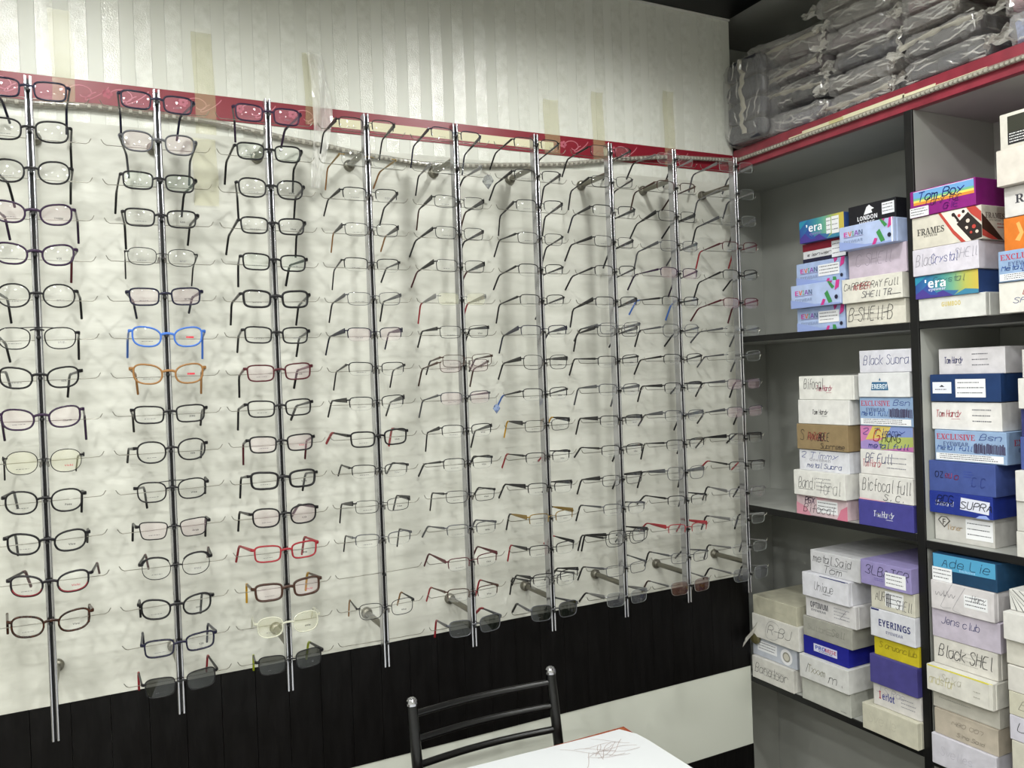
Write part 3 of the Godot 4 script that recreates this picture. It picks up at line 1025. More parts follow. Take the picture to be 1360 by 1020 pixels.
func wall_dressing() -> void:
	# the white sheet behind the rods: thin, slightly wavy, with curling lower edge
	var f := FastNoiseLite.new()
	f.seed = 4
	f.frequency = 1.0
	f.fractal_octaves = 3
	var pts := []
	for i in 73:
		var y := lerpf(0.921, 2.085, i / 72.0)
		var r := []
		for j in 161:
			var x := lerpf(-3.2, -0.003, j / 160.0)
			var z := 0.0040 + 0.0022 * f.get_noise_2d(x * 3.0, y * 14.0) + 0.0012 * f.get_noise_2d(x * 9.0 + 40.0, y * 9.0)
			r.append(Vector3(x, y - (0.004 * maxf(0.0, f.get_noise_2d(x * 2.0, 77.0)) if i == 0 else 0.0), maxf(z, 0.0016)))
		pts.append(r)
	var b := MB.new()
	b.grid(pts)
	var back := []
	for e in [0, 72]:
		var r0 := []
		var r1 := []
		for j in 161:
			r0.append(pts[e][j])
			r1.append(Vector3(pts[e][j].x, pts[e][j].y, 0.0009))
		back = [r0, r1]
		b.grid(back)
	var sheet := mat("paper_white", Color(0.80, 0.80, 0.765), 0.5)
	triplanar(sheet, Vector3(0.9, 3.2, 0.9), noise_tex(0.008, Color(0.86, 0.86, 0.85), Color(1, 1, 1), 51, 5, 512), noise_tex(0.012, Color.BLACK, Color.WHITE, 52, 4, 512, true, 3.0), 0.4)
	tag(put("paper_sheet", b.mesh(), sheet), "large white crinkled sheet covering the wall behind the rods", "wall covering")
	# red strip above it, with floral print
	var film: StandardMaterial3D = mats["red_film"]
	var strip := thing("red_strip", "narrow crimson strip with pale floral print along the back wall", "border strip", Vector3(0, 2.119, 0))
	put("strip_film", slab(Vector3(-3.2, 0, 0.0009), Vector3(-0.002, 0.053, 0.0022), 0.0004), mat("crimson_film", Color(0.47, 0.055, 0.13), 0.4), strip)
	var blooms := MB.new()
	var o := Vector3(0, 0, 0.0026)
	for c in [-1.86, -1.72, -1.645, -1.50, -1.385, -1.27, -0.56, -0.40, -0.22]:
		for s in 2:
			var curls := MB.new()
			var p := PackedVector2Array()
			for k in 18:
				var a := k * 0.33
				p.append(Vector2(c + (0.028 - 0.0013 * k) * cos(a) * (1 if s else -1) + 0.02 * s, 0.026 + (0.020 - 0.0009 * k) * sin(a + s * 2.0)))
			for k in p.size() - 1:
				var q := (p[k + 1] - p[k]).normalized().orthogonal() * 0.0009
				curls.face([o + Vector3(p[k].x - q.x, p[k].y - q.y, 0), o + Vector3(p[k + 1].x - q.x, p[k + 1].y - q.y, 0), o + Vector3(p[k + 1].x + q.x, p[k + 1].y + q.y, 0), o + Vector3(p[k].x + q.x, p[k].y + q.y, 0)], Vector3.BACK)
			put("printed_scroll", curls.mesh(), ink("b8747f"), strip)
		for k in 5:
			var a := TAU * k / 5
			var m := Vector3(c - 0.03 + cos(a) * 0.006, 0.030 + sin(a) * 0.006, 0.0026)
			var fan := []
			for e in 8:
				fan.append(m + Vector3(cos(TAU * e / 8), sin(TAU * e / 8), 0) * 0.0042)
			blooms.face(fan, Vector3.BACK)
	put("printed_flowers", blooms.mesh(), ink("a85866"), strip)
	# strips of packing tape
	var tape := glassy("packing_tape", Color(0.80, 0.78, 0.58), 0.25, 0.28)
	var tapes := [[-1.755, 0.040, 2.112, 2.307, "yellowed clear tape stuck over the strip right of the leftmost rod"], [-1.487, 0.042, 2.075, 2.303, "yellowed clear tape between the second and third rods"], [-1.492, 0.050, 1.930, 2.074, "pale tape patch on the sheet below the strip between second and third rods"], [-1.255, 0.034, 2.130, 2.292, "clear tape over the strip just left of the fourth rod"], [-0.625, 0.046, 2.120, 2.262, "faint yellow tape above the strip left of the seventh rod"], [-0.479, 0.038, 2.118, 2.300, "wrinkled yellow tape above the strip right of the seventh rod"], [-0.238, 0.038, 2.120, 2.332, "wrinkled tape with a dark tip above the strip near the corner"]]
	for t in tapes:
		var rows := []
		for i in 25:
			var r := []
			var v := i / 24.0
			for j in 9:
				var u := j / 8.0 - 0.5
				var lift := 0.0036 + 0.0004 * absf(sin(v * 19.0 + t[0] * 30.0)) * absf(u) * 2.0 + (0.008 * pow(maxf(0.0, v - 0.8) / 0.2, 2.0) * absf(u) if t[0] > -0.7 else 0.0)
				r.append(Vector3(t[0] + u * t[1] + 0.002 * sin(v * 5.0), lerpf(t[2], t[3], v), lift + (0.004 if t[2] < 2.0 else 0.0)))
			rows.append(r)
		var tb := MB.new()
		tb.grid(rows, true)
		tag(put("tape_strip", tb.mesh(), tape), t[4], "tape", "yellowed tape strips on the back wall")
	var rows := []
	for i in 16:   # loose film that has come off the wall
		var v := i / 15.0
		var r := []
		for j in 9:
			var u := j / 8.0
			var wide := 0.050 * (1.0 - 0.7 * absf(v - 0.45) - 0.2 * v)
			r.append(Vector3(-1.252 + wide * (u - 0.35) + 0.010 * sin(v * 4.0), lerpf(2.292, 1.985, v), 0.008 + 0.016 * sin(v * PI) * absf(sin(u * 2.6 + v * 3.0)) + 0.003 * sin(u * 9.0 + v * 13.0)))
		rows.append(r)
	var lb := MB.new()
	lb.grid(rows, true)
	tag(put("loose_film", lb.mesh(), glassy("clear_film", Color(0.90, 0.90, 0.88), 0.45, 0.12)), "crumpled clear film peeling off the wall left of the fourth rod", "plastic film")
	# cream tape along the middle of the strip and along the cabinet's lip
	tag(put("cream_tape", slab(Vector3(-1.213, 2.1305, 0.0024), Vector3(-0.620, 2.1515, 0.0030), 0.0002), mat("masking_tape", Color(0.80, 0.78, 0.66), 0.6)), "cream tape stuck along the middle of the crimson wall strip", "tape")
	var lip := thing("masking_tape", "torn cream tape along the upper half of the red shelf lip", "tape", Vector3(0, 2.152, 0.22))
	for s in [[0.0, 0.05, 0.012], [0.048, 0.14, 0.017], [0.18, 0.36, 0.018], [0.355, 0.44, 0.015], [0.438, 0.56, 0.010]]:
		put("tape_piece", slab(Vector3(-0.0012, 0.0, s[0]), Vector3(-0.0002, s[2], s[1]), 0.0002), mats["masking_tape"], lip)
	put("tape_piece", slab(Vector3(-0.0016, 0.001, 0.138), Vector3(-0.0002, 0.017, 0.184), 0.0002), mat("masking_tape_yellow", Color(0.72, 0.69, 0.50), 0.5), lip)
	# the light rope: a clear flat tube full of small white chips, sagging off the wall and turning the corner
	var route := PackedVector3Array()
	for p in [[-2.4, 2.112], [-1.95, 2.114], [-1.825, 2.111], [-1.699, 2.118], [-1.587, 2.114], [-1.499, 2.112], [-1.44, 2.107], [-1.321, 2.091], [-1.223, 2.081], [-1.14, 2.070], [-0.996, 2.061], [-0.883, 2.066], [-0.693, 2.084], [-0.593, 2.094], [-0.426, 2.122], [-0.251, 2.144], [-0.046, 2.153]]:
		route.append(Vector3(p[0], p[1], 0.011))
	route.append(Vector3(-0.016, 2.153, 0.017))
	for k in 9:
		route.append(Vector3(-0.008, 2.1515, 0.036 + k * 0.205))
	var fine := PackedVector3Array()
	for k in route.size() - 1:
		for e in 6:
			fine.append(route[k].lerp(route[k + 1], e / 6.0))
	fine.append(route[route.size() - 1])
	var rope := thing("light_rope", "unlit clear light rope sagging along the wall strip and the red shelf lip", "light rope", Vector3(0, 0, 0))
	var tube := MB.new()
	tube.sweep(fine, [0.0050], [0.0066], Vector3.UP, false, 8)
	put("clear_tube", tube.mesh(), glassy("clear_tube", Color(0.62, 0.60, 0.55), 0.45, 0.12), rope)
	put("core", _core(fine), mat("rope_core", Color(0.34, 0.33, 0.30), 0.6), rope)
	var chips := MB.new()
	var total := 0.0
	for k in fine.size() - 1:
		var l := fine[k].distance_to(fine[k + 1])
		var n := int(l / 0.011)
		for e in n:
			var p := fine[k].lerp(fine[k + 1], (e + 0.5) / n)
			chips.box(p - Vector3.ONE * 0.0034, p + Vector3.ONE * 0.0034, 0.001)
		total += l
	put("light_chips", chips.mesh(), mat("chip_white", Color(0.80, 0.80, 0.76), 0.35), rope).set_meta("kind", "stuff")
	# cut crystals hanging from wire ends
	for c in [[Vector3(-0.872, 2.004, 0.118), 0.0145, Color(0.80, 0.81, 0.82), "clear faceted crystal hanging from the fifth rod near its top", 2.016], [Vector3(-0.872, 1.4645, 0.118), 0.0095, Color(0.72, 0.80, 0.97), "small blue faceted crystal hanging from a wire of the fifth rod", 1.489]]:
		var root := thing("crystal_pendant", c[3], "crystal", c[0], 0.0, "crystals hung on the rods")
		var g := MB.new()
		var r: float = c[1]
		for k in 8:
			var a := TAU * k / 8
			var a2 := TAU * (k + 1) / 8
			var p := Vector3(cos(a) * r, 0, sin(a) * r)
			var q := Vector3(cos(a2) * r, 0, sin(a2) * r)
			var p2 := p * 0.55 + Vector3(0, r * 0.85, 0)
			var q2 := q * 0.55 + Vector3(0, r * 0.85, 0)
			for t in [[p, q, q2, p2], [p2, q2, Vector3(0, r * 1.15, 0)], [p, q, Vector3(0, -r * 1.35, 0)]]:
				g.face(t, (t[1] - t[0]).cross(t[2] - t[0]).normalized() * (1.0 if (t[1] - t[0]).cross(t[2] - t[0]).dot(t[0] + t[1] + t[2]) > 0 else -1.0))
		var cm := mat("crystal_%d" % int(r * 10000), Color(c[2], 0.15), 0.03)
		cm.transparency = BaseMaterial3D.TRANSPARENCY_ALPHA
		cm.refraction_enabled = true
		cm.refraction_scale = 0.05
		put("faceted_stone", g.mesh(), cm, root)
		var lb2 := MB.new()
		lb2.tube(PackedVector3Array([Vector3(0, r * 1.1, 0), Vector3(0.001, c[4] - c[0].y + 0.006, 0)]), 0.0005, 5)
		put("thread", lb2.mesh(), mat("thread_grey", Color(0.5, 0.5, 0.5), 0.6), root)

func _core(path: PackedVector3Array) -> ArrayMesh:
	var b := MB.new()
	b.sweep(path, [0.0016], [0.0022], Vector3.UP, false, 5)
	return b.mesh()

func furniture() -> void:
	var kb := MB.new()
	kb.lathe(Vector3.ZERO, Vector3.LEFT, [Vector2(0.006, 0.0), Vector2(0.006, 0.006), Vector2(0.017, 0.008), Vector2(0.019, 0.013), Vector2(0.015, 0.018), Vector2(0.0, 0.020)], 18)
	tag(put("wall_stopper", kb.mesh(), mat("olive_plastic", Color(0.33, 0.31, 0.20), 0.5), self, Vector3(0.012, 0.735, 0.024)), "small round olive stopper at the wall corner behind the torn flap", "stopper")
	# chair tucked under the table, its back to the wall
	var black := mat("chair_enamel", Color(0.018, 0.018, 0.02), 0.28)
	var chair := thing("metal_chair", "black metal ladder-back chair with chrome ball finials behind the table", "chair", Vector3(-0.985, 0, 0.42))
	var xs := [-1.158 + 0.985, -0.826 + 0.985]
	for x in xs:
		var b := MB.new()
		b.tube(PackedVector3Array([Vector3(x, 0.0, -0.115), Vector3(x, 0.43, -0.10), Vector3(x, 0.62, -0.128), Vector3(x, 0.865, -0.168)]), 0.0115, 14)
		put("back_post", b.mesh(), black, chair)
		var f := MB.new()
		f.lathe(Vector3(x, 0.860, -0.168), Vector3.UP, [Vector2(0.0100, 0.002), Vector2(0.0118, 0.004), Vector2(0.0124, 0.009), Vector2(0.0114, 0.014), Vector2(0.0085, 0.0178), Vector2(0.0042, 0.0198), Vector2(0.0, 0.0203)], 18)
		put("ball_finial", f.mesh(), mats["chrome"], chair)
		var l := MB.new()
		l.tube(PackedVector3Array([Vector3(x, 0.0, 0.30), Vector3(x, 0.44, 0.27)]), 0.0115, 12)
		put("front_leg", l.mesh(), black, chair)
		var r := MB.new()
		r.tube(PackedVector3Array([Vector3(x, 0.15, -0.11), Vector3(x, 0.15, 0.29)]), 0.008, 10)
		put("side_stretcher", r.mesh(), black, chair)
	for y in [0.845, 0.795, 0.745, 0.695, 0.645, 0.595]:
		var p := PackedVector3Array()
		var z0: float = -0.168 + (0.865 - y) * 0.163
		for k in 11:
			var t := k / 10.0
			p.append(Vector3(lerpf(xs[0], xs[1], t), y - 0.004 * sin(t * PI), z0 - 0.022 * sin(t * PI)))
		var b := MB.new()
		b.sweep(p, [0.0075], [0.0075], Vector3.UP, false, 10)
		put("back_rail", b.mesh(), black, chair)
	put("seat", slab(Vector3(xs[0] - 0.02, 0.435, -0.10), Vector3(xs[1] + 0.02, 0.475, 0.30), 0.012), mat("seat_vinyl", Color(0.03, 0.03, 0.03), 0.5), chair)
	# table: brown patterned top under a white sheet
	var table := thing("work_table", "table with patterned brown and red top in front of the chair", "table", Vector3(-1.2, 0, 0.72))
	var cloth := mat("table_pattern", Color(1, 1, 1), 0.45)
	triplanar(cloth, Vector3(9, 9, 9), noise_tex(0.03, Color(0.52, 0.10, 0.08), Color(0.62, 0.42, 0.22), 61, 3, 256))
	put("tabletop", slab(Vector3(-0.55, 0.718, -0.385), Vector3(0.512, 0.744, 0.42), 0.004), cloth, table)
	for x in [-0.50, 0.46]:
		for z in [-0.33, 0.37]:
			put("leg", slab(Vector3(x - 0.02, 0, z - 0.02), Vector3(x + 0.02, 0.718, z + 0.02), 0.004), black, table)
	var sheet := MB.new()
	var rows := []
	var f := FastNoiseLite.new()
	f.seed = 9
	f.frequency = 3.0
	# the sheet lies a little askew: its far edge runs off the corner of the table
	for i in 21:
		var r := []
		for j in 29:
			var u := j / 28.0
			var v := i / 20.0
			var p := Vector3(lerpf(-1.75, -0.6885, u), 0.7462 + 0.0008 * absf(f.get_noise_2d(u * 1.0, v * 1.0)), lerpf(0.3355 + 0.014 * clampf((u - 0.62) / 0.3, 0.0, 1.0), 1.13, v))
			if u > 0.94 and v < 0.06:
				p.x -= (0.06 - v) / 0.06 * (u - 0.94) / 0.06 * 0.022
			r.append(p)
		rows.append(r)
	sheet.grid(rows)
	var edge_rows := []
	for k in 2:
		var r := []
		for j in 29:
			r.append(rows[0][j] - Vector3(0, 0.0012 * k, 0))
		edge_rows.append(r)
	sheet.grid(edge_rows)
	var paper := thing("table_sheet", "glossy white sheet covering the table with a faint pencil scribble", "sheet", Vector3.ZERO)
	put("sheet", sheet.mesh(), mat("sheet_white", Color(0.84, 0.85, 0.86), 0.3), paper)
	var scr := MB.new()
	for k in 15:
		var c := Vector2(-0.800 + rng.randf_range(-0.055, 0.055), 0.415 + rng.randf_range(-0.03, 0.03))
		var p := PackedVector2Array()
		var a0 := rng.randf_range(0.2, 0.9)
		for e in 7:
			var t := e / 6.0 - 0.5
			p.append(c + Vector2(cos(a0 + (1.6 if k % 2 else 0.0)) * t * 0.09, sin(a0 + (1.6 if k % 2 else 0.0)) * t * 0.06 + 0.008 * sin(t * 4.0 + k)))
		for e in 6:
			var s := (p[e + 1] - p[e]).normalized().orthogonal() * 0.0005
			scr.face([Vector3(p[e].x - s.x, 0.7474, p[e].y - s.y), Vector3(p[e + 1].x - s.x, 0.7474, p[e + 1].y - s.y), Vector3(p[e + 1].x + s.x, 0.7474, p[e + 1].y + s.y), Vector3(p[e].x + s.x, 0.7474, p[e].y + s.y)], Vector3.UP)
	put("pencil_scribble", scr.mesh(), ink("b8a8a4"), paper)

func rods() -> void:
	display_rod(0, -1.808, 0.903, 2.118, "rect navy navy pink;wide black black clear;panto black black clear;cat violet violet pink|CHARM;cat violet maroon clear|VO5;round black black clear;navi black black clear;cat black black clear|VO5;cat violet violet pink|Charm;rmetal black black yellow|r:Vichi;panto black black clear|Paex;cat black black clear|Vivo;cat redfade maroon clear|r:Vichi;cat tortoise tortoise clear|Vivo")
	display_rod(1, -1.593, 0.906, 2.120, "rect navy navy pink;wide grey grey pink;rect black black green;rect black black clear|Gen;metal black black clear;rect navy navy pink|VCTR;cat blue blue clear|L:red;cat tan tan clear|L:red;rect black black clear|ZERO;panto black black clear|VO5;double black black clear|Vito;trap black black pink|Aron;browline black maroon clear;cat black black clear|VO5;rect navy navy clear|129;sun black red dark")
	display_rod(2, -1.383, 0.907, 2.127, "rect violet violet pink;rect black black green;wide black black clear|VIVO;rect black black clear|Viva;rect black black green;bold black black clear;rect black black clear;rect maroon black pink|Vito;rect black black clear;rect black maroon pink|r:Vito;bold black black clear|Vivo;wide black black pink|CO;rect red red clear|RB;bold brown yellow pink|r:Vichi;clear clear clear yellow|Mila;sun black lime dark")
	display_rod(3, -1.175, 0.916, 2.120, "half black black clear;rimless gold tan clear;half black black clear;mrect black tan clear;half black black clear;mrect grey black clear;half navy navy pink;half black black clear;half black black clear;rect black red clear|Vivo;half black black clear;mrect black black clear|Vito;half grey black clear;none;mwide black tan clear|Viva;none")
	display_rod(4, -0.965, 0.922, 2.121, "half navy navy clear;rimless steel black clear;mrect black brown clear;mrect black black clear;mrect black maroon clear;rimless steel red yellow;mrect black black clear|Viva;mrect brown brown pink|Vito;+mrect brown black clear;half grey grey pink;half black black clear|Viva;half black black clear|Vito;mrect black black clear|Vivo;half grey grey clear|Mila;half maroon maroon clear|Viva;half brown red clear|Vito;sun grey red dark")
	display_rod(5, -0.755, 0.921, 2.118, "half black black clear;half black black clear;half black black clear;mrect black black clear;half black black clear;half black black clear;half navy navy clear|Vito;mwide black black clear|Vito;half black blue clear|Vito;mrect black yellow clear;half black red clear|Vito;half black black clear;half gold black clear;half black red clear;half black black clear;+half black black clear;sun grey black dark")
	display_rod(6, -0.542, 0.919, 2.117, "mrect black black clear;mrect black black clear;half black navy clear;mrect black black clear;half black black clear;half black black clear;mrect black black clear;+mrect grey black clear;half black black clear|Vito;half grey grey clear|Vito;half black black clear;half black black clear|Vito;mrect black black clear;half grey black clear;mwide black black clear;+mwide black black clear;mrect grey black clear;smoke steel black grey")
	display_rod(7, -0.340, 0.924, 2.120, "rimless steel black clear;half brown brown clear;mrect black black clear;mrect grey grey clear;half violet violet pink;half black blue clear;mwide grey black clear;half black black clear;half black black clear;half grey black clear;half black black clear;mwide grey black clear;half black black clear;half red red clear;mrect grey black clear;smoke steel brown brown")
	display_rod(8, -0.130, 0.918, 2.117, "rimless steel grey clear;rimless steel grey clear;rimless grey black clear;half maroon red clear;half black black clear;half maroon maroon pink;rimless grey grey clear;rimless grey grey clear;mrect grey black pink;half grey black pink;half black black clear;half black red clear;half steel black clear;rimless steel black clear;rimless steel black clear;smoke steel black grey")

func boxes() -> void:
	box_group = "frame boxes on the upper left shelf"
	carton(0.012, 0.2170, 0.3780, 1.6320, 0.0630, "a9bce3", "pale blue box printed with coloured letters and a sticker, lowest in its stack", [["t","E",.09,.55,.07,.2,"c4479a"],["t","V",.17,.55,.075,.2,"e0763c"],["t","I",.255,.55,.025,.2,"4c9a52"],["t","A",.29,.55,.08,.2,"8a4fa8"],["t","N",.375,.55,.075,.2,"5a6a8c"],["r",.09,.5,.37,.02,"7d6a9a"],["t","EYEWEAR",.09,.26,.36,.13,"8d9bbd"],["p",[0,0,1,0,1,.06,.5,.1,0,.38],"8fa0d2"],["p",[.93,1,1,1,.98,.7,.9,.58],"c43a86"],["p",[.78,1,.86,1,.84,.9,.8,.8],"b33a80"],["k",.47,.3,.42,.5],["d",.93,.22,.08,"26263a"],["p",[.62,.0,.68,0,.7,.16,.65,.16],"c43a86"],["p",[.76,0,.84,0,.82,.18,.76,.2],"3f8a4c"]])
	carton(-0.012, 0.2200, 0.3860, 1.6950, 0.0620, "b3c4e9", "pale blue box with coloured letters jutting out second from bottom beside the cream boxes", [["t","E",.09,.55,.07,.2,"c4479a"],["t","V",.17,.55,.075,.2,"e0763c"],["t","I",.255,.55,.025,.2,"4c9a52"],["t","A",.29,.55,.08,.2,"8a4fa8"],["t","N",.375,.55,.075,.2,"5a6a8c"],["r",.09,.5,.37,.02,"7d6a9a"],["t","EYEWEAR",.09,.26,.36,.13,"8d9bbd"],["p",[0,0,1,0,1,.06,.5,.1,0,.38],"8fa0d2"],["p",[.93,1,1,1,.98,.7,.9,.58],"c43a86"],["p",[.78,1,.86,1,.84,.9,.8,.8],"b33a80"],["p",[.7,.5,.76,.62,.85,.12,.78,.06],"3f8a4c"],["p",[.76,1,.8,1,.9,.74,.85,.66],"3f8a4c"],["p",[.62,.02,.68,.02,.72,.24,.67,.28],"c43a86"],["d",.93,.3,.09,"26263a"]])
	carton(0.010, 0.2210, 0.3860, 1.7570, 0.0600, "a9bce3", "pale blue box with sticker between another pale blue box and the red striped box", [["t","E",.09,.55,.07,.2,"c4479a"],["t","V",.17,.55,.075,.2,"e0763c"],["t","I",.255,.55,.025,.2,"4c9a52"],["t","A",.29,.55,.08,.2,"8a4fa8"],["t","N",.375,.55,.075,.2,"5a6a8c"],["r",.09,.5,.37,.02,"7d6a9a"],["t","EYEWEAR",.09,.26,.36,.13,"8d9bbd"],["p",[0,0,1,0,1,.06,.5,.1,0,.38],"8fa0d2"],["p",[.93,1,1,1,.98,.7,.9,.58],"c43a86"],["p",[.78,1,.86,1,.84,.9,.8,.8],"b33a80"],["k",.47,.3,.42,.5],["d",.93,.22,.08,"26263a"],["p",[.62,.0,.68,0,.7,.16,.65,.16],"c43a86"],["p",[.76,0,.84,0,.82,.18,.76,.2],"3f8a4c"]])
	carton(0.030, 0.2280, 0.3780, 1.8170, 0.0540, "d9d9dc", "red, white and black banded box under the blue and green box", [["p",[0,.62,1,.62,1,1,0,1],"8c2436"],["p",[0,0,1,0,1,.24,0,.24],"25243a"],["w","slenwer",.1,.34,.55,.16,"26262c",.8],["k",.66,.1,.3,.8]])
	carton(0.010, 0.2380, 0.3860, 1.8710, 0.0610, "37528c", "blue, teal and yellow faceted box with a white sticker at the rear", [["g",0,0,1,1,["2f4f96","2a6f9f","3f8d96","6fa88c","b2b45a","c8b04a"]],["p",[0,0,.62,0,.45,.28,.25,.12,.12,.42,0,.2],"4a3c8c"],["p",[.12,.42,.25,.12,.38,.1,.2,.6],"35509a"],["p",[.45,.28,.62,0,.7,.2],"3a6a9a"],["p",[.62,0,1,0,1,.16,.8,.24],"3d7f9e"],["p",[0,.95,.2,1,0,.6],"2f8aa8"],["t","'era",.16,.44,.36,.34,"f2f4fa"],["t","eyewear",.24,.24,.27,.14,"8a86c0"],["k",.62,.2,.1,.68],["k",.74,.16,.16,.74]])
	box_group = "frame boxes on the upper left shelf"
	carton(0.006, 0.3870, 0.5600, 1.6320, 0.0600, "dcd8cc", "cream box with large black handwriting, lowest beside the divider", [["m",.14,.2,.6,.55,3,"a8a49c"],["w","B-SHEll-B",.04,.22,.76,.6,"222226",1.1]])
	carton(-0.008, 0.3880, 0.5630, 1.6920, 0.0620, "e3e0d6", "white box with two lines of red and black handwriting beside divider", [["w","CARRIER RAY Full",.04,.52,.9,.3,"26262c",1.0],["w","AMBER",.2,.5,.3,.28,"b0303a",1.0],["w","SHEll TR",.34,.16,.5,.26,"2a2a44",1.0],["r",.78,.18,.2,.02,"26262c"]])
	carton(0.006, 0.3990, 0.5670, 1.7540, 0.0720, "c9bccb", "lilac box with a thin pencilled word above the red and black scrawl", [["w","C SHEll",.14,.4,.62,.42,"8d8594",.7]])
	carton(-0.026, 0.4010, 0.5590, 1.8250, 0.0590, "b6c6ea", "pale blue box tilted on top of the plain lilac box", [["t","E",.09,.55,.07,.2,"c4479a"],["t","V",.17,.55,.075,.2,"e0763c"],["t","I",.255,.55,.025,.2,"4c9a52"],["t","A",.29,.55,.08,.2,"8a4fa8"],["t","N",.375,.55,.075,.2,"5a6a8c"],["r",.09,.5,.37,.02,"7d6a9a"],["t","EYEWEAR",.09,.26,.36,.13,"8d9bbd"],["p",[0,0,1,0,1,.06,.5,.1,0,.38],"8fa0d2"],["p",[.93,1,1,1,.98,.7,.9,.58],"c43a86"],["p",[.78,1,.86,1,.84,.9,.8,.8],"b33a80"],["p",[.7,.5,.76,.62,.85,.12,.78,.06],"3f8a4c"],["p",[.76,1,.8,1,.9,.74,.85,.66],"3f8a4c"],["p",[.62,.02,.68,.02,.72,.24,.67,.28],"c43a86"],["d",.93,.3,.09,"26263a"],["r",.97,0,.02,1,"e4e8f4"]], "tuck")
	carton(0.016, 0.3950, 0.5350, 1.8840, 0.0550, "1d1d22", "black box with a white horse head emblem and white sticker", [["t","LONDON",.2,.26,.42,.2,"e6e6ea"],["t","HORSE",.24,.06,.32,.14,"d8d8dc"],["p",[.34,.5,.4,.84,.46,.92,.5,.82,.56,.72,.5,.68,.52,.54],"e6e6ea"],["k",.72,.34,.25,.52]])
	box_group = "frame boxes on the middle left shelf"
	carton(0.004, 0.2000, 0.3720, 1.1300, 0.0560, "d3bcc2", "pink blotched white box with black handwriting, lowest on the middle shelf", [["p",[0,0,.3,0,.2,.4,0,.6],"c98c9c"],["p",[.8,.0,1,0,1,.7,.88,.5],"c9788e"],["p",[.45,.75,.7,1,.4,1],"cfa0ac"],["k",.42,.22,.4,.6],["w","Bifocal",.14,.16,.62,.42,"2c2a36",1.0],["w","PGX",.18,.6,.2,.3,"4a3a58",1.4]])
	carton(-0.012, 0.2070, 0.3800, 1.1860, 0.0680, "e2e1dc", "white box jutting out above the pink box, black flowing handwriting", [["m",.46,.2,.3,.6,4,"8a8a8c"],["w","Bandi",.1,.3,.34,.45,"2b2b33",.8],["w","foral",.54,.14,.38,.56,"3b3b45",.7],["r",.1,.26,.3,.015,"2b2b33"]])
	carton(0.006, 0.2130, 0.3810, 1.2530, 0.0570, "dadbe2", "white box with two lines of blue handwriting under the brown box", [["w","2 Timmy",.06,.6,.74,.3,"2c3f8c",.9],["t","Onenhen",.22,.46,.42,.16,"a3a3ad"],["w","metal Supra",.16,.14,.7,.26,"2c3f8c",.9]])
	carton(0.000, 0.2120, 0.3840, 1.3110, 0.0690, "94805f", "brown kraft box with red and black handwriting", [["w","S Axe",.08,.34,.4,.44,"2a2226",1.0],["w","HARABLE",.24,.38,.36,.32,"963238",1.1],["w","ABLE",.44,.36,.22,.34,"2a2a36",1.1],["w","Suprreme",.48,.06,.46,.22,"2a2630",.8]])
	carton(0.004, 0.2160, 0.3880, 1.3800, 0.0660, "e4e3e0", "white box with one small black script word at its centre", [["w","Tom Hardy",0.3,0.4,0.3,0.2,"3a3a40",1.0],["r",0.48,0.33,0.105,.012,"3a3a40"],["r",.42,0,.006,1,"cfcfcb"]])
	carton(0.008, 0.2180, 0.4020, 1.4460, 0.0640, "e6e5e0", "white box with black scrawl over red script, topmost beside rear panel", [["w","Tom Hardy",0.34,0.36,0.28,0.24,"b03a62",1.0],["r",0.508,0.29,0.098,.012,"b03a62"],["w","Bifocal",.1,.44,.36,.46,"26262c",.9],["r",.97,0,.01,1,"c9c9c4"]])
	box_group = "frame boxes on the middle left shelf"
	carton(0.000, 0.4100, 0.5670, 1.1300, 0.0650, "474590", "violet blue box with white script, lowest against the divider", [["w","Tom Hardy",0.3,0.4,0.36,0.24,"eef0fa",1.0],["r",0.516,0.33,0.126,.012,"eef0fa"]])
	carton(0.004, 0.4110, 0.5660, 1.1950, 0.0650, "dcdad6", "white box with large thin handwriting resting on the violet blue box", [["p",[0,.06,.5,.02,.5,0,0,0],"d9a3b0"],["w","Bicfocal full",.06,.36,.9,.52,"25252b",.9],["w","S. C.",.46,.06,.36,.24,"25252b",.9]])
	carton(0.008, 0.4140, 0.5650, 1.2600, 0.0630, "dfddda", "white box with red script, blue capitals and small grey print", [["w","Tom Hardy",.06,.3,.36,.3,"b8485c",.8],["w","BF Full",.1,.46,.52,.4,"2a3570",1.1],["m",.52,.2,.36,.6,3,"8a8a92"]])
	carton(0.010, 0.4160, 0.5660, 1.3230, 0.0590, "c8b4b0", "multicoloured swirled box with bold red and blue handwriting", [["p",[0,1,.25,1,.1,.4,0,.3],"c27aa8"],["p",[.25,1,.6,1,.5,.55,.1,.4],"c9b463"],["p",[.6,1,1,1,1,.6,.5,.55],"7d8fc0"],["p",[0,.3,.1,.4,.35,.35,.4,0,0,0],"9a86bd"],["p",[.1,.4,.5,.55,.35,.35],"c4808a"],["p",[.5,.55,1,.6,1,.2,.7,.1,.4,0,.35,.35],"a3ad62"],["p",[.7,.1,1,.2,1,0,.4,0],"b06ca0"],["w","2 Timmy",.06,.62,.8,.3,"2b3a8c",1.0],["w","G",.26,.36,.14,.5,"c0303c",1.5],["w","HONG",.42,.34,.36,.36,"33303c",1.3],["w","metal full",.16,.06,.76,.24,"27409c",1.1]])
	carton(0.007, 0.4180, 0.5710, 1.3820, 0.0720, "93add0", "sky blue box with red capitals and a dark barcode beside the divider", [["t","EXCLUSIVE",.03,.7,.55,.18,"b23a4c"],["t","EYEWEAR",.13,.5,.36,.13,"56678f"],["w","Bsn",.64,.72,.3,.2,"2a3f8f",.9],["w","Metal full",.04,.36,.5,.16,"2f55a8",.9],["bar",.56,.3,.42,.34,"3a2a4a"],["k",.02,.04,.94,.22]])
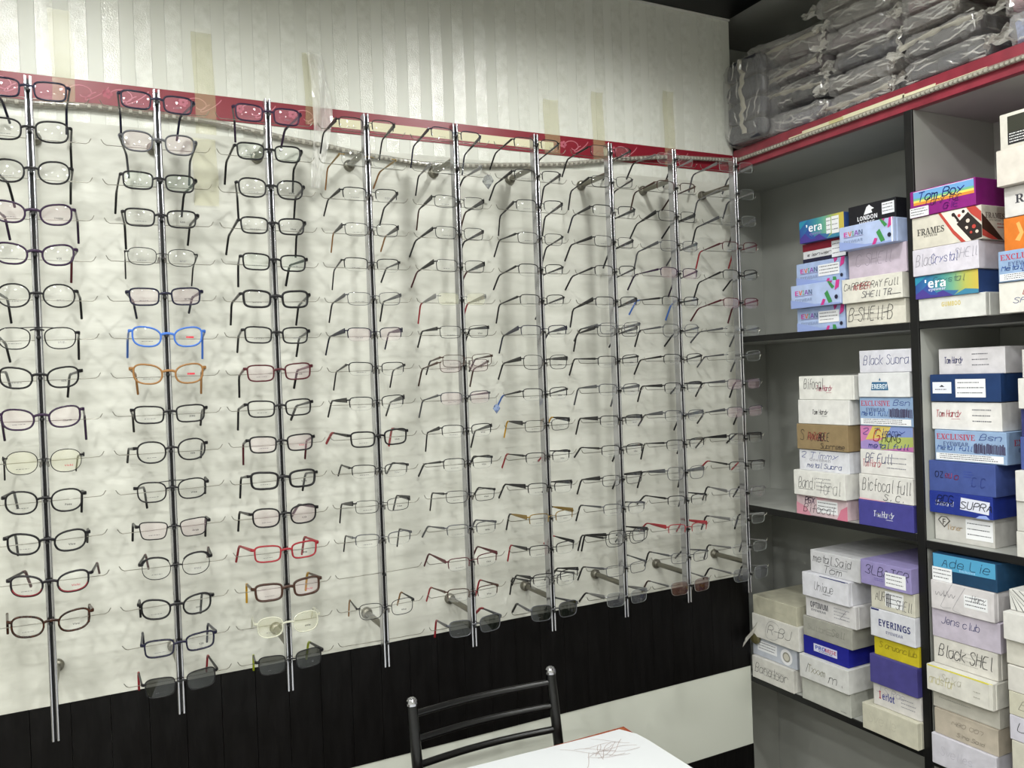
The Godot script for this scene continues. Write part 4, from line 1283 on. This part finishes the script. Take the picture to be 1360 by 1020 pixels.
	carton(0.002, 0.4200, 0.5670, 1.4540, 0.0610, "dfe0e2", "white box with a blue arched emblem word, second from the top beside divider", [["p",[.26,.28,.6,.28,.58,.62,.28,.62],"2d5f86"],["t","ENERGY",.28,.34,.3,.2,"dfeaf2"],["p",[.42,.68,.44,.8,.46,.68],"2d5f86"]], "tuck")
	carton(0.004, 0.4240, 0.5710, 1.5150, 0.0560, "d7d7e0", "grey white box with blue handwriting, topmost against the divider", [["w","Black Supra",.08,.34,.88,.44,"2b357c",.9]])
	box_group = "frame boxes on the lower left shelf"
	carton(-0.003, 0.0100, 0.1730, 0.6160, 0.0660, "d4d2cc", "white box with black handwriting at the bottom corner beside the wall", [["m",.3,.2,.5,.5,3,"9c9a96"],["w","Bangloor",.07,.3,.8,.44,"2a2a2e",.9]], "tuck")
	carton(0.007, 0.0050, 0.1770, 0.6820, 0.0600, "bfc4cf", "grey white box printed with a round watch picture", [["k",.12,.3,.45,.5],["d",.78,.45,.38,"e3e3e6"],["d",.78,.45,.24,"8d8a80"],["d",.78,.45,.17,"c8c4b8"]])
	carton(-0.006, 0.0190, 0.2005, 0.7420, 0.0690, "d8d6d0", "white box with a torn flap hanging off its lower left corner", [["w","R-BJ",.34,.3,.52,.44,"26262a",.9],["w","c",.3,.1,.3,.8,"55555a",.5]], "torn")
	carton(-0.003, 0.0220, 0.1920, 0.8100, 0.0560, "b9b6a3", "plain old cream box, topmost of the stack in the corner", [["m",.5,.3,.3,.2,1,"a7a493"]])
	box_group = "frame boxes on the lower left shelf"
	carton(-0.002, 0.2020, 0.3670, 0.6160, 0.0650, "bfc0b8", "plain pale grey box, lowest in the middle stack", [["m",.8,.08,.12,.08,1,"8d8d88"]])
	carton(-0.014, 0.2070, 0.3720, 0.6810, 0.0640, "d8d8d6", "white box with short dark handwriting beneath the deep blue box", [["w","Txxxm",.2,.34,.34,.34,"6d6a44",.9],["w","m.",.6,.18,.28,.28,"2a2a30",.9],["w","I",.14,.3,.06,.42,"2a2a30",.8]])
	carton(0.000, 0.2110, 0.3630, 0.7450, 0.0510, "1c208c", "deep blue box with a small pale sticker of red and blue capitals", [["r",.24,.3,.52,.42,"c9cce0"],["t","PRO",.28,.44,.22,.2,"2b3aa0"],["t","MISE",.5,.44,.24,.2,"b0485c"],["t","EYEWEAR",.36,.34,.3,.07,"5a5a80"]])
	carton(-0.001, 0.2130, 0.3770, 0.7960, 0.0550, "a3a299", "mid grey box with faint pencil marks on the deep blue box", [["w","Sultan",.1,.36,.4,.3,"8b8a82",.7],["w","Sell",.6,.4,.26,.34,"7a7972",.8],["m",.5,.3,.14,.4,3,"8b8a82"]])
	carton(0.002, 0.2220, 0.3890, 0.8510, 0.0610, "d9d7d8", "white box with ornate black capitals and small print in the middle stack", [["t","OPTIMUM",.1,.46,.36,.26,"3a3a44"],["t","EYEWEAR",.12,.3,.3,.1,"6b6b74"],["m",.58,.2,.3,.56,4,"9a9aa2"],["w","l",.7,.3,.12,.4,"55555c",.6]], "tuck")
	carton(-0.012, 0.2250, 0.3800, 0.9110, 0.0640, "dddde4", "white lidded box with a single black script word and blue lining", [["w","Unique",.28,.34,.4,.38,"2c2c34",.8],["m",.46,.2,.16,.08,1,"55555c"],["p",[.4,1,1,1,1,.95,.4,.97],"262e6a"]], "tuck")
	carton(0.006, 0.2400, 0.4040, 0.9750, 0.0610, "cdcdd0", "white box with two lines of black handwriting, topmost of middle stack", [["w","metal Said",.06,.5,.78,.36,"232329",1.0],["w","Tom",.3,.08,.34,.34,"232329",1.0],["m",.4,.3,.4,.2,2,"9a9aa0"]], "wide")
	box_group = "frame boxes on the lower left shelf"
	carton(-0.018, 0.4160, 0.5735, 0.6160, 0.0660, "cdcab8", "cream box with a faint pencil word, lowest beside the divider", [["w","Svelle",.12,.34,.5,.4,"b3b0a0",.6]], "tuck")
	carton(-0.004, 0.4400, 0.5735, 0.6820, 0.0570, "d6d3d0", "white box with blue and red printed name over small grey print", [["w","J S Rac",.08,.6,.6,.3,"8a88a0",.6],["t","I",.13,.34,.04,.34,"a83a4c"],["t","erlot",.2,.34,.26,.34,"3a3f86"],["m",.6,.24,.3,.5,3,"8e8e96"]])
	carton(-0.014, 0.4400, 0.5735, 0.7400, 0.0720, "4a4688", "plain violet box directly under the yellow box", [])
	carton(-0.006, 0.4490, 0.5735, 0.8110, 0.0490, "c8b828", "bright yellow box with thin dark scrawl", [["w","S aruonclub",.12,.44,.84,.32,"7a6d22",.8]])
	carton(-0.016, 0.4480, 0.5735, 0.8600, 0.0710, "d6d7de", "white box with bold navy capitals and a smaller line beneath", [["t","EYERINGS",.2,.42,.7,.24,"2b3068"],["t","EYEWEAR",.36,.2,.38,.1,"7a7c98"],["r",.03,.94,.18,.06,"2b3068"]])
	carton(-0.014, 0.4510, 0.5735, 0.9310, 0.0570, "cfccbe", "cream box with dark barcode strip between scrawled words", [["w","AUR",.1,.36,.24,.44,"33333a",.8],["k",.34,.2,.42,.66],["bar",.36,.18,.1,.66,"2a2a30"],["w","SHEll",.58,.16,.36,.44,"33333a",.8]])
	carton(-0.024, 0.4300, 0.5735, 0.9880, 0.0610, "958cbc", "lavender box with dark blue lid and a white sticker, topmost", [["w","3LBATER",.1,.44,.86,.4,"22223c",1.1],["k",.5,.12,.4,.56],["m",.28,.22,.2,.14,2,"6a62a0"]], "wide")
	box_group = "frame boxes on the upper right shelf"
	carton(-0.006, 0.6030, 0.7650, 1.6320, 0.0520, "dcdcd8", "white box with small gold lettering, lowest right of the divider", [["t","GUMBOO",.36,.56,.28,.2,"c9b860"]], "tuck")
	carton(-0.010, 0.6000, 0.7520, 1.6830, 0.0520, "37528c", "blue, teal and yellow faceted box right of the divider", [["g",0,0,1,1,["2f4f96","2a6f9f","3f8d96","6fa88c","b2b45a","c8b04a"]],["p",[0,0,.62,0,.45,.28,.25,.12,.12,.42,0,.2],"4a3c8c"],["p",[.12,.42,.25,.12,.38,.1,.2,.6],"35509a"],["p",[.45,.28,.62,0,.7,.2],"3a6a9a"],["p",[.62,0,1,0,1,.16,.8,.24],"3d7f9e"],["p",[0,.95,.2,1,0,.6],"2f8aa8"],["t","'era",.16,.44,.34,.38,"f4f6fc"],["t","eyewear",.22,.26,.28,.14,"c9cfea"],["w","Crystal",.3,.6,.5,.3,"3a4a66",.6]])
	carton(-0.016, 0.5985, 0.7580, 1.7350, 0.0620, "d9d5e0", "lilac white box with pencil and ink scrawl beneath a patterned box", [["w","Black",.05,.34,.34,.46,"8d8b98",.8],["w","Crystal",.3,.4,.4,.34,"4a57a0",.8],["w","SHEll",.66,.46,.32,.36,"a09eac",.7]])
	carton(-0.014, 0.5985, 0.7660, 1.7970, 0.0740, "d8d3c6", "cream box with serif capitals and red and black dotted stripes", [["t","FRAMES",.08,.42,.4,.2,"3a3836"],["t","EYE WEAR",.18,.34,.2,.06,"55534e"],["p",[.4,1,.5,1,.86,0,.72,0,.6,.3],"b5453c"],["p",[.44,1,.54,1,.9,0,.78,0,.62,.4],"e6d8cc"],["p",[.54,1,.8,1,.82,.86,.66,.56],"e6dcd4"],["p",[.66,.56,.82,.86,1,.4,1,.05,.86,.0],"2b2422"],["p",[.8,1,.92,1,1,.8,1,.5,.86,.8],"b5453c"],["d",.62,.86,.06,"2b2422"],["d",.7,.8,.05,"b5453c"],["d",.76,.9,.05,"2b2422"],["d",.68,.66,.04,"2b2422"],["d",.82,.6,.06,"d8c8bc"],["d",.9,.4,.06,"b5453c"],["d",.8,.4,.05,"d8c8bc"],["d",.94,.24,.05,"d8c8bc"],["d",.86,.24,.04,"b5453c"],["p",[.6,.9,.64,.9,.9,.0,.88,.0],"2b2422"]], "frames")
	carton(-0.018, 0.5985, 0.7570, 1.8710, 0.0610, "8c1f7e", "magenta purple box with a rainbow band and blue handwriting", [["p",[.06,.44,.98,.44,.98,.54,.06,.54],"d98a3c"],["p",[.06,.54,.98,.54,.98,.62,.06,.62],"e0cf62"],["p",[.06,.62,.98,.62,.98,.7,.06,.7],"6fb08c"],["p",[.06,.7,.98,.7,.98,.94,.06,.94],"6b9ed0"],["r",.06,.94,.92,.02,"e8d0e4"],["w","Tom Boy",.16,.56,.68,.34,"1f2c86",1.7],["w","Cary for",.26,.34,.54,.3,"2a2340",.8],["w","GIE",.52,.1,.24,.22,"5a1a78",1.0],["k",.0,.0,.3,.36]])
	box_group = "frame boxes on the upper right shelf"
	carton(-0.030, 0.8080, 0.9730, 1.6320, 0.0640, "e2dfd8", "white box with red capitals and blue scribble at the picture edge", [["w","BAL SHEll",.3,.56,.9,.24,"b04a4a",1.1],["w","SPEC UMMER",.18,.3,.8,.18,"3a4a90",.8]])
	carton(-0.034, 0.8110, 0.9760, 1.6960, 0.0650, "93add0", "sky blue box with red capitals at the picture edge", [["t","EXCLUSIVE",.03,.7,.55,.18,"b23a4c"],["t","EYEWEAR",.13,.5,.36,.13,"56678f"],["w","B 7",.3,.3,.3,.5,"2a3f8f",.9],["w","Metal full",.04,.36,.5,.16,"2f55a8",.9],["bar",.56,.3,.42,.34,"3a2a4a"],["k",.02,.04,.94,.22]])
	carton(-0.018, 0.8150, 0.9800, 1.7610, 0.0690, "d8782a", "orange box with a large black round shape", [["p",[.42,0,1,0,1,1,.42,1,.34,.75,.32,.5,.34,.25],"26241f"],["p",[.14,.3,.2,.5,.16,.8,.2,.84,.25,.5,.2,.25],"e8a860"]])
	carton(-0.020, 0.8190, 0.9840, 1.8300, 0.0630, "d9d6d4", "white box with dark serif lettering beneath the large blank box", [["t","Rich",.14,.42,.36,.3,"3a3a42"],["t","EYEWEAR",.3,.26,.4,.1,"6b6b74"]])
	carton(-0.040, 0.8170, 0.9820, 1.8930, 0.0750, "dad3ca", "large blank white box high on the upper right shelf", [])
	carton(-0.034, 0.8230, 0.9880, 1.9680, 0.0730, "d8d4ca", "white box with black label and orange script, topmost at the picture edge", [["r",.1,.1,.9,.8,"2f3026"],["w","Benuz",.5,.5,.6,.4,"d8622e",1.6],["r",.1,.1,.9,.34,"1a1a1c"],["m",.12,.12,.6,.3,4,"d6d6d6"]])
	box_group = "frame boxes on the middle right shelf"
	carton(0.032, 0.5990, 0.7430, 1.1190, 0.0660, "c8c6c2", "grey white box with a diamond emblem, lowest right of the divider", [["p",[.06,.72,.12,.86,.22,.86,.28,.72,.17,.46],"55504c"],["p",[.085,.72,.13,.83,.21,.83,.255,.72,.17,.52],"c8c6c2"],["t","F",.145,.58,.05,.2,"55504c"],["w","ligner",.24,.42,.24,.18,"b59460",.7],["k",.54,.2,.44,.68]])
	carton(0.016, 0.5985, 0.7510, 1.1850, 0.0510, "22348c", "torn glossy royal blue box with white patches and black scrawl", [["p",[.5,.3,.94,.2,.96,.76,.52,.84],"d5d8e6"],["w","Shepard",.1,.36,.3,.24,"c5cbea",.9],["w","BCG",.12,.46,.28,.4,"141a3c",1.2],["w","SUPRA",.5,.34,.48,.34,"1a1a2a",1.3],["p",[.74,.0,.96,.0,.9,.16,.8,.12],"8fa2dc"]])
	carton(0.018, 0.5985, 0.7580, 1.2350, 0.0720, "445594", "plain blue box with small dark and red letters and scribble", [["w","oz",.1,.46,.12,.2,"23234a",1.2],["w","eu",.26,.46,.1,.16,"b0405c",1.0],["w","o",.4,.44,.06,.14,"b0405c",1.2],["m",.54,.5,.14,.24,3,"3a4a98"],["w","C C",.66,.26,.2,.3,"33418e",.8]])
	carton(0.022, 0.6130, 0.7820, 1.3070, 0.0720, "93add0", "sky blue box with red capitals and a barcode between blue and white boxes", [["t","EXCLUSIVE",.03,.7,.55,.18,"b23a4c"],["t","EYEWEAR",.13,.5,.36,.13,"56678f"],["w","Bsn",.64,.72,.3,.2,"2a3f8f",.9],["w","Metal full",.04,.36,.5,.16,"2f55a8",.9],["bar",.56,.3,.42,.34,"3a2a4a"],["k",.02,.04,.94,.22]], "exc")
	carton(0.028, 0.6030, 0.7700, 1.3790, 0.0640, "e4e2e0", "white box with red script and grey print beneath the dark blue box", [["w","Tom Hardy",0.08,0.46,0.36,0.26,"b03a4c",1.0],["r",0.296,0.39,0.126,.012,"b03a4c"],["m",0.6,0.22,0.26,0.6,3,"6b6b74"]])
	carton(0.024, 0.6040, 0.7720, 1.4440, 0.0630, "1f3a68", "dark blue textured box with two white stickers", [["r",.04,.3,.28,.42,"dde0ea"],["p",[.14,.54,.18,.62,.22,.54],"33333c"],["m",.08,.38,.2,.1,1,"6b6b80"],["k",.38,.16,.42,.66]])
	carton(0.038, 0.6180, 0.7750, 1.5060, 0.0600, "d5d2d6", "grey white box with blue script, topmost of the stack right of divider", [["w","Tom Hardy",0.1,0.42,0.28,0.26,"2c3170",1.0],["r",0.268,0.35,0.098,.012,"2c3170"],["m",0.52,0.22,0.26,0.62,3,"6b6b74"]])
	box_group = "frame boxes on the middle right shelf"
	carton(0.000, 0.8100, 0.9750, 1.1190, 0.0550, "d8d6d0", "white box, lowest at the picture edge on the middle right shelf", [])
	carton(0.000, 0.8120, 0.9770, 1.1740, 0.0640, "d3d1cb", "pale grey box second from the bottom at the picture edge", [])
	carton(-0.006, 0.8150, 0.9800, 1.2380, 0.0650, "dcdad6", "white box jutting out at the picture edge beside plain blue box", [])
	carton(0.012, 0.8170, 0.9820, 1.3030, 0.0700, "4a5a98", "blue box mostly cut off by the right picture edge", [])
	carton(0.014, 0.8190, 0.9840, 1.3720, 0.0590, "363a70", "dark blue box mostly cut off by the right picture edge", [])
	carton(0.000, 0.8230, 0.9880, 1.4320, 0.0640, "dedcd8", "white box at the picture edge near the dark blue textured box", [])
	carton(0.012, 0.8260, 0.9910, 1.4960, 0.0600, "d5d3cf", "white box, topmost at the picture edge on the middle right shelf", [])
	box_group = "frame boxes on the lower right shelf"
	carton(-0.018, 0.6090, 0.7630, 0.6060, 0.0710, "d2d0da", "lavender white box, lowest in the stack right of the divider", [["w","Svelles",.14,.36,.5,.3,"b3b1be",.6]])
	carton(-0.012, 0.6140, 0.7650, 0.6770, 0.0590, "bfb5a6", "beige box with faint pencil writing", [["w","NBO 007",.28,.56,.5,.16,"948c80",.7],["w","Sing Said",.36,.16,.44,.16,"948c80",.7]])
	carton(-0.008, 0.6090, 0.7670, 0.7360, 0.0450, "c4c1b7", "pale grey box between the beige box and the yellow rimmed lidded box", [["m",.1,.5,.6,.1,1,"9a9890"]])
	carton(-0.032, 0.6120, 0.7690, 0.7810, 0.0600, "dcdad2", "white lidded box with a yellow rim jutting out of the stack", [["p",[.02,1,1,1,1,.94,.02,.95],"d8cf4e"],["w","andsfor",.04,.3,.4,.36,"cfc78a",.7],["w","Salya",.24,.5,.3,.3,"b5b2a0",.6],["m",.72,.2,.1,.4,2,"a3a196"]], "tuck")
	carton(-0.010, 0.6160, 0.7690, 0.8410, 0.0620, "d6d3cc", "white box with large slanted black handwriting over a printed grid", [["m",.3,.16,.5,.56,4,"b3b0aa"],["w","Black SHEll",.08,.3,.9,.5,"232326",1.1]], "tuck")
	carton(-0.012, 0.6160, 0.7770, 0.9030, 0.0670, "c4bccb", "lilac box with one line of blue handwriting", [["w","Jens club",.15,.52,.56,.26,"2a3270",.9]])
	carton(-0.020, 0.6210, 0.7710, 0.9700, 0.0660, "d6d2d4", "white box with a winged emblem and a small printed grid", [["w","vvWvv",.08,.5,.32,.2,"6a6870",.7],["w","l",.16,.1,.2,.9,"8a8890",.5],["w","l",.36,.05,.2,.9,"8a8890",.5],["k",.54,.3,.36,.44],["w","Hary",.66,.56,.22,.2,"55555c",.7]], "tuck")
	carton(-0.016, 0.6240, 0.7760, 1.0360, 0.0620, "1c3f5e", "dark blue box with a light blue band and black script, topmost", [["p",[.02,.42,.98,.46,.98,1,.02,1],"4f98bf"],["w","Ade Lie",.16,.56,.74,.34,"1c2a48",1.0],["t","Exclusive",.44,.47,.24,.1,"9cc8e4"],["k",.0,.0,.32,.5]])
	box_group = "frame boxes on the lower right shelf"
	carton(-0.030, 0.8050, 0.9700, 0.6060, 0.0655, "d9d7d0", "white box lowest at the picture edge on the lower right shelf", [])
	carton(-0.030, 0.8050, 0.9700, 0.6720, 0.0645, "d3d0c2", "cream box second from the bottom at the picture edge, lower right shelf", [])
	carton(-0.030, 0.8020, 0.9670, 0.7370, 0.0530, "d2d0dc", "lavender box with slanted black writing at the picture edge", [["w","Ubnas",.1,.4,.7,.36,"26262c",1.0]])
	carton(-0.030, 0.8020, 0.9670, 0.7900, 0.0500, "cfccba", "cream box with a large pencilled letter at the picture edge", [["w","Bra",.12,.3,.8,.5,"8d8a7c",.9]])
	carton(-0.030, 0.8010, 0.9660, 0.8400, 0.0550, "d9d6d0", "white box with red scrawl and blue capitals at the picture edge", [["w","S",.4,.6,.2,.3,"b04a4a",1.0],["w","SPECU",.3,.3,.7,.2,"3a4a90",1.0]])
	carton(-0.027, 0.7980, 0.9630, 0.8960, 0.0540, "d3d0c6", "plain beige box at the picture edge beneath a white box", [])
	carton(-0.040, 0.8010, 0.9660, 0.9500, 0.0590, "dcdad6", "white box with faint brown letters at the picture edge", [["w","B.RA",.3,.36,.6,.3,"a89a90",.8]])
	carton(-0.020, 0.8030, 0.9680, 1.0090, 0.0440, "dddcd8", "white box with black diagonal hatching, topmost at the picture edge", [["hatch"]])

func bundles() -> void:
	bundle(0.004, 0.165, 2.187, 0.243, -0.034, 0.13, "3a3c48", 0.30, "upright bundle of dark navy pouches in clear film, leftmost at the corner", 0.0, true)
	bundle(0.101, 0.338, 2.187, 0.058, 0.012, 0.26, "5a5668", 0.42, "grey bundle with a pale twisted seam, lowest beside the upright bundle")
	bundle(0.128, 0.340, 2.258, 0.060, 0.014, 0.25, "22222e", 0.28, "dark navy bundle in clear film above the grey seamed bundle", 0.02)
	bundle(0.096, 0.324, 2.326, 0.050, 0.014, 0.25, "5a4a52", 0.36, "mauve brown bundle between the navy and the loose clear bag", 0.02)
	bundle(0.044, 0.336, 2.385, 0.070, 0.010, 0.26, "6a5a60", 0.52, "loose milky clear bag, topmost above the navy bundle near the corner", 0.12)
	bundle(0.346, 0.537, 2.187, 0.046, 0.014, 0.26, "3c3a40", 0.40, "flat dark bundle with clear flap, lowest of the middle pile")
	bundle(0.338, 0.543, 2.237, 0.048, 0.012, 0.26, "4a4038", 0.42, "brownish bundle in crinkled film, second in the middle pile", 0.03)
	bundle(0.356, 0.557, 2.290, 0.046, 0.014, 0.26, "26283a", 0.30, "shiny navy bundle, third up in the middle pile", 0.03)
	bundle(0.338, 0.559, 2.344, 0.050, 0.008, 0.26, "6c5a62", 0.48, "pinkish grey bundle in milky film, fourth up in the middle pile", 0.06)
	bundle(0.342, 0.540, 2.400, 0.044, 0.014, 0.26, "6a6460", 0.55, "whitish bundle beneath the topmost bag of the middle pile", 0.04)
	bundle(0.308, 0.482, 2.450, 0.046, 0.012, 0.26, "5c544e", 0.50, "pale crumpled bag, topmost of the middle pile", 0.03)
	bundle(0.566, 0.776, 2.187, 0.056, 0.012, 0.27, "2e303c", 0.32, "long slate bundle with clear folded edge, lowest of the right pile")
	bundle(0.562, 0.752, 2.249, 0.056, 0.014, 0.27, "3a363e", 0.36, "dark mauve bundle second in the right pile under the brown bag")
	bundle(0.564, 0.700, 2.311, 0.036, 0.014, 0.26, "4c3e34", 0.42, "small brown bag third up in the right pile")
	bundle(0.566, 0.722, 2.352, 0.046, 0.012, 0.26, "6a4248", 0.45, "reddish bundle, topmost of the right pile", 0.04)
	bundle(0.816, 0.960, 2.187, 0.070, 0.014, 0.26, "7a8cc0", 0.48, "blue white bag at the right picture edge above the red lip")
	bundle(0.806, 0.980, 2.262, 0.050, 0.016, 0.26, "b06a80", 0.48, "pink bag on the blue white bag at the right picture edge")
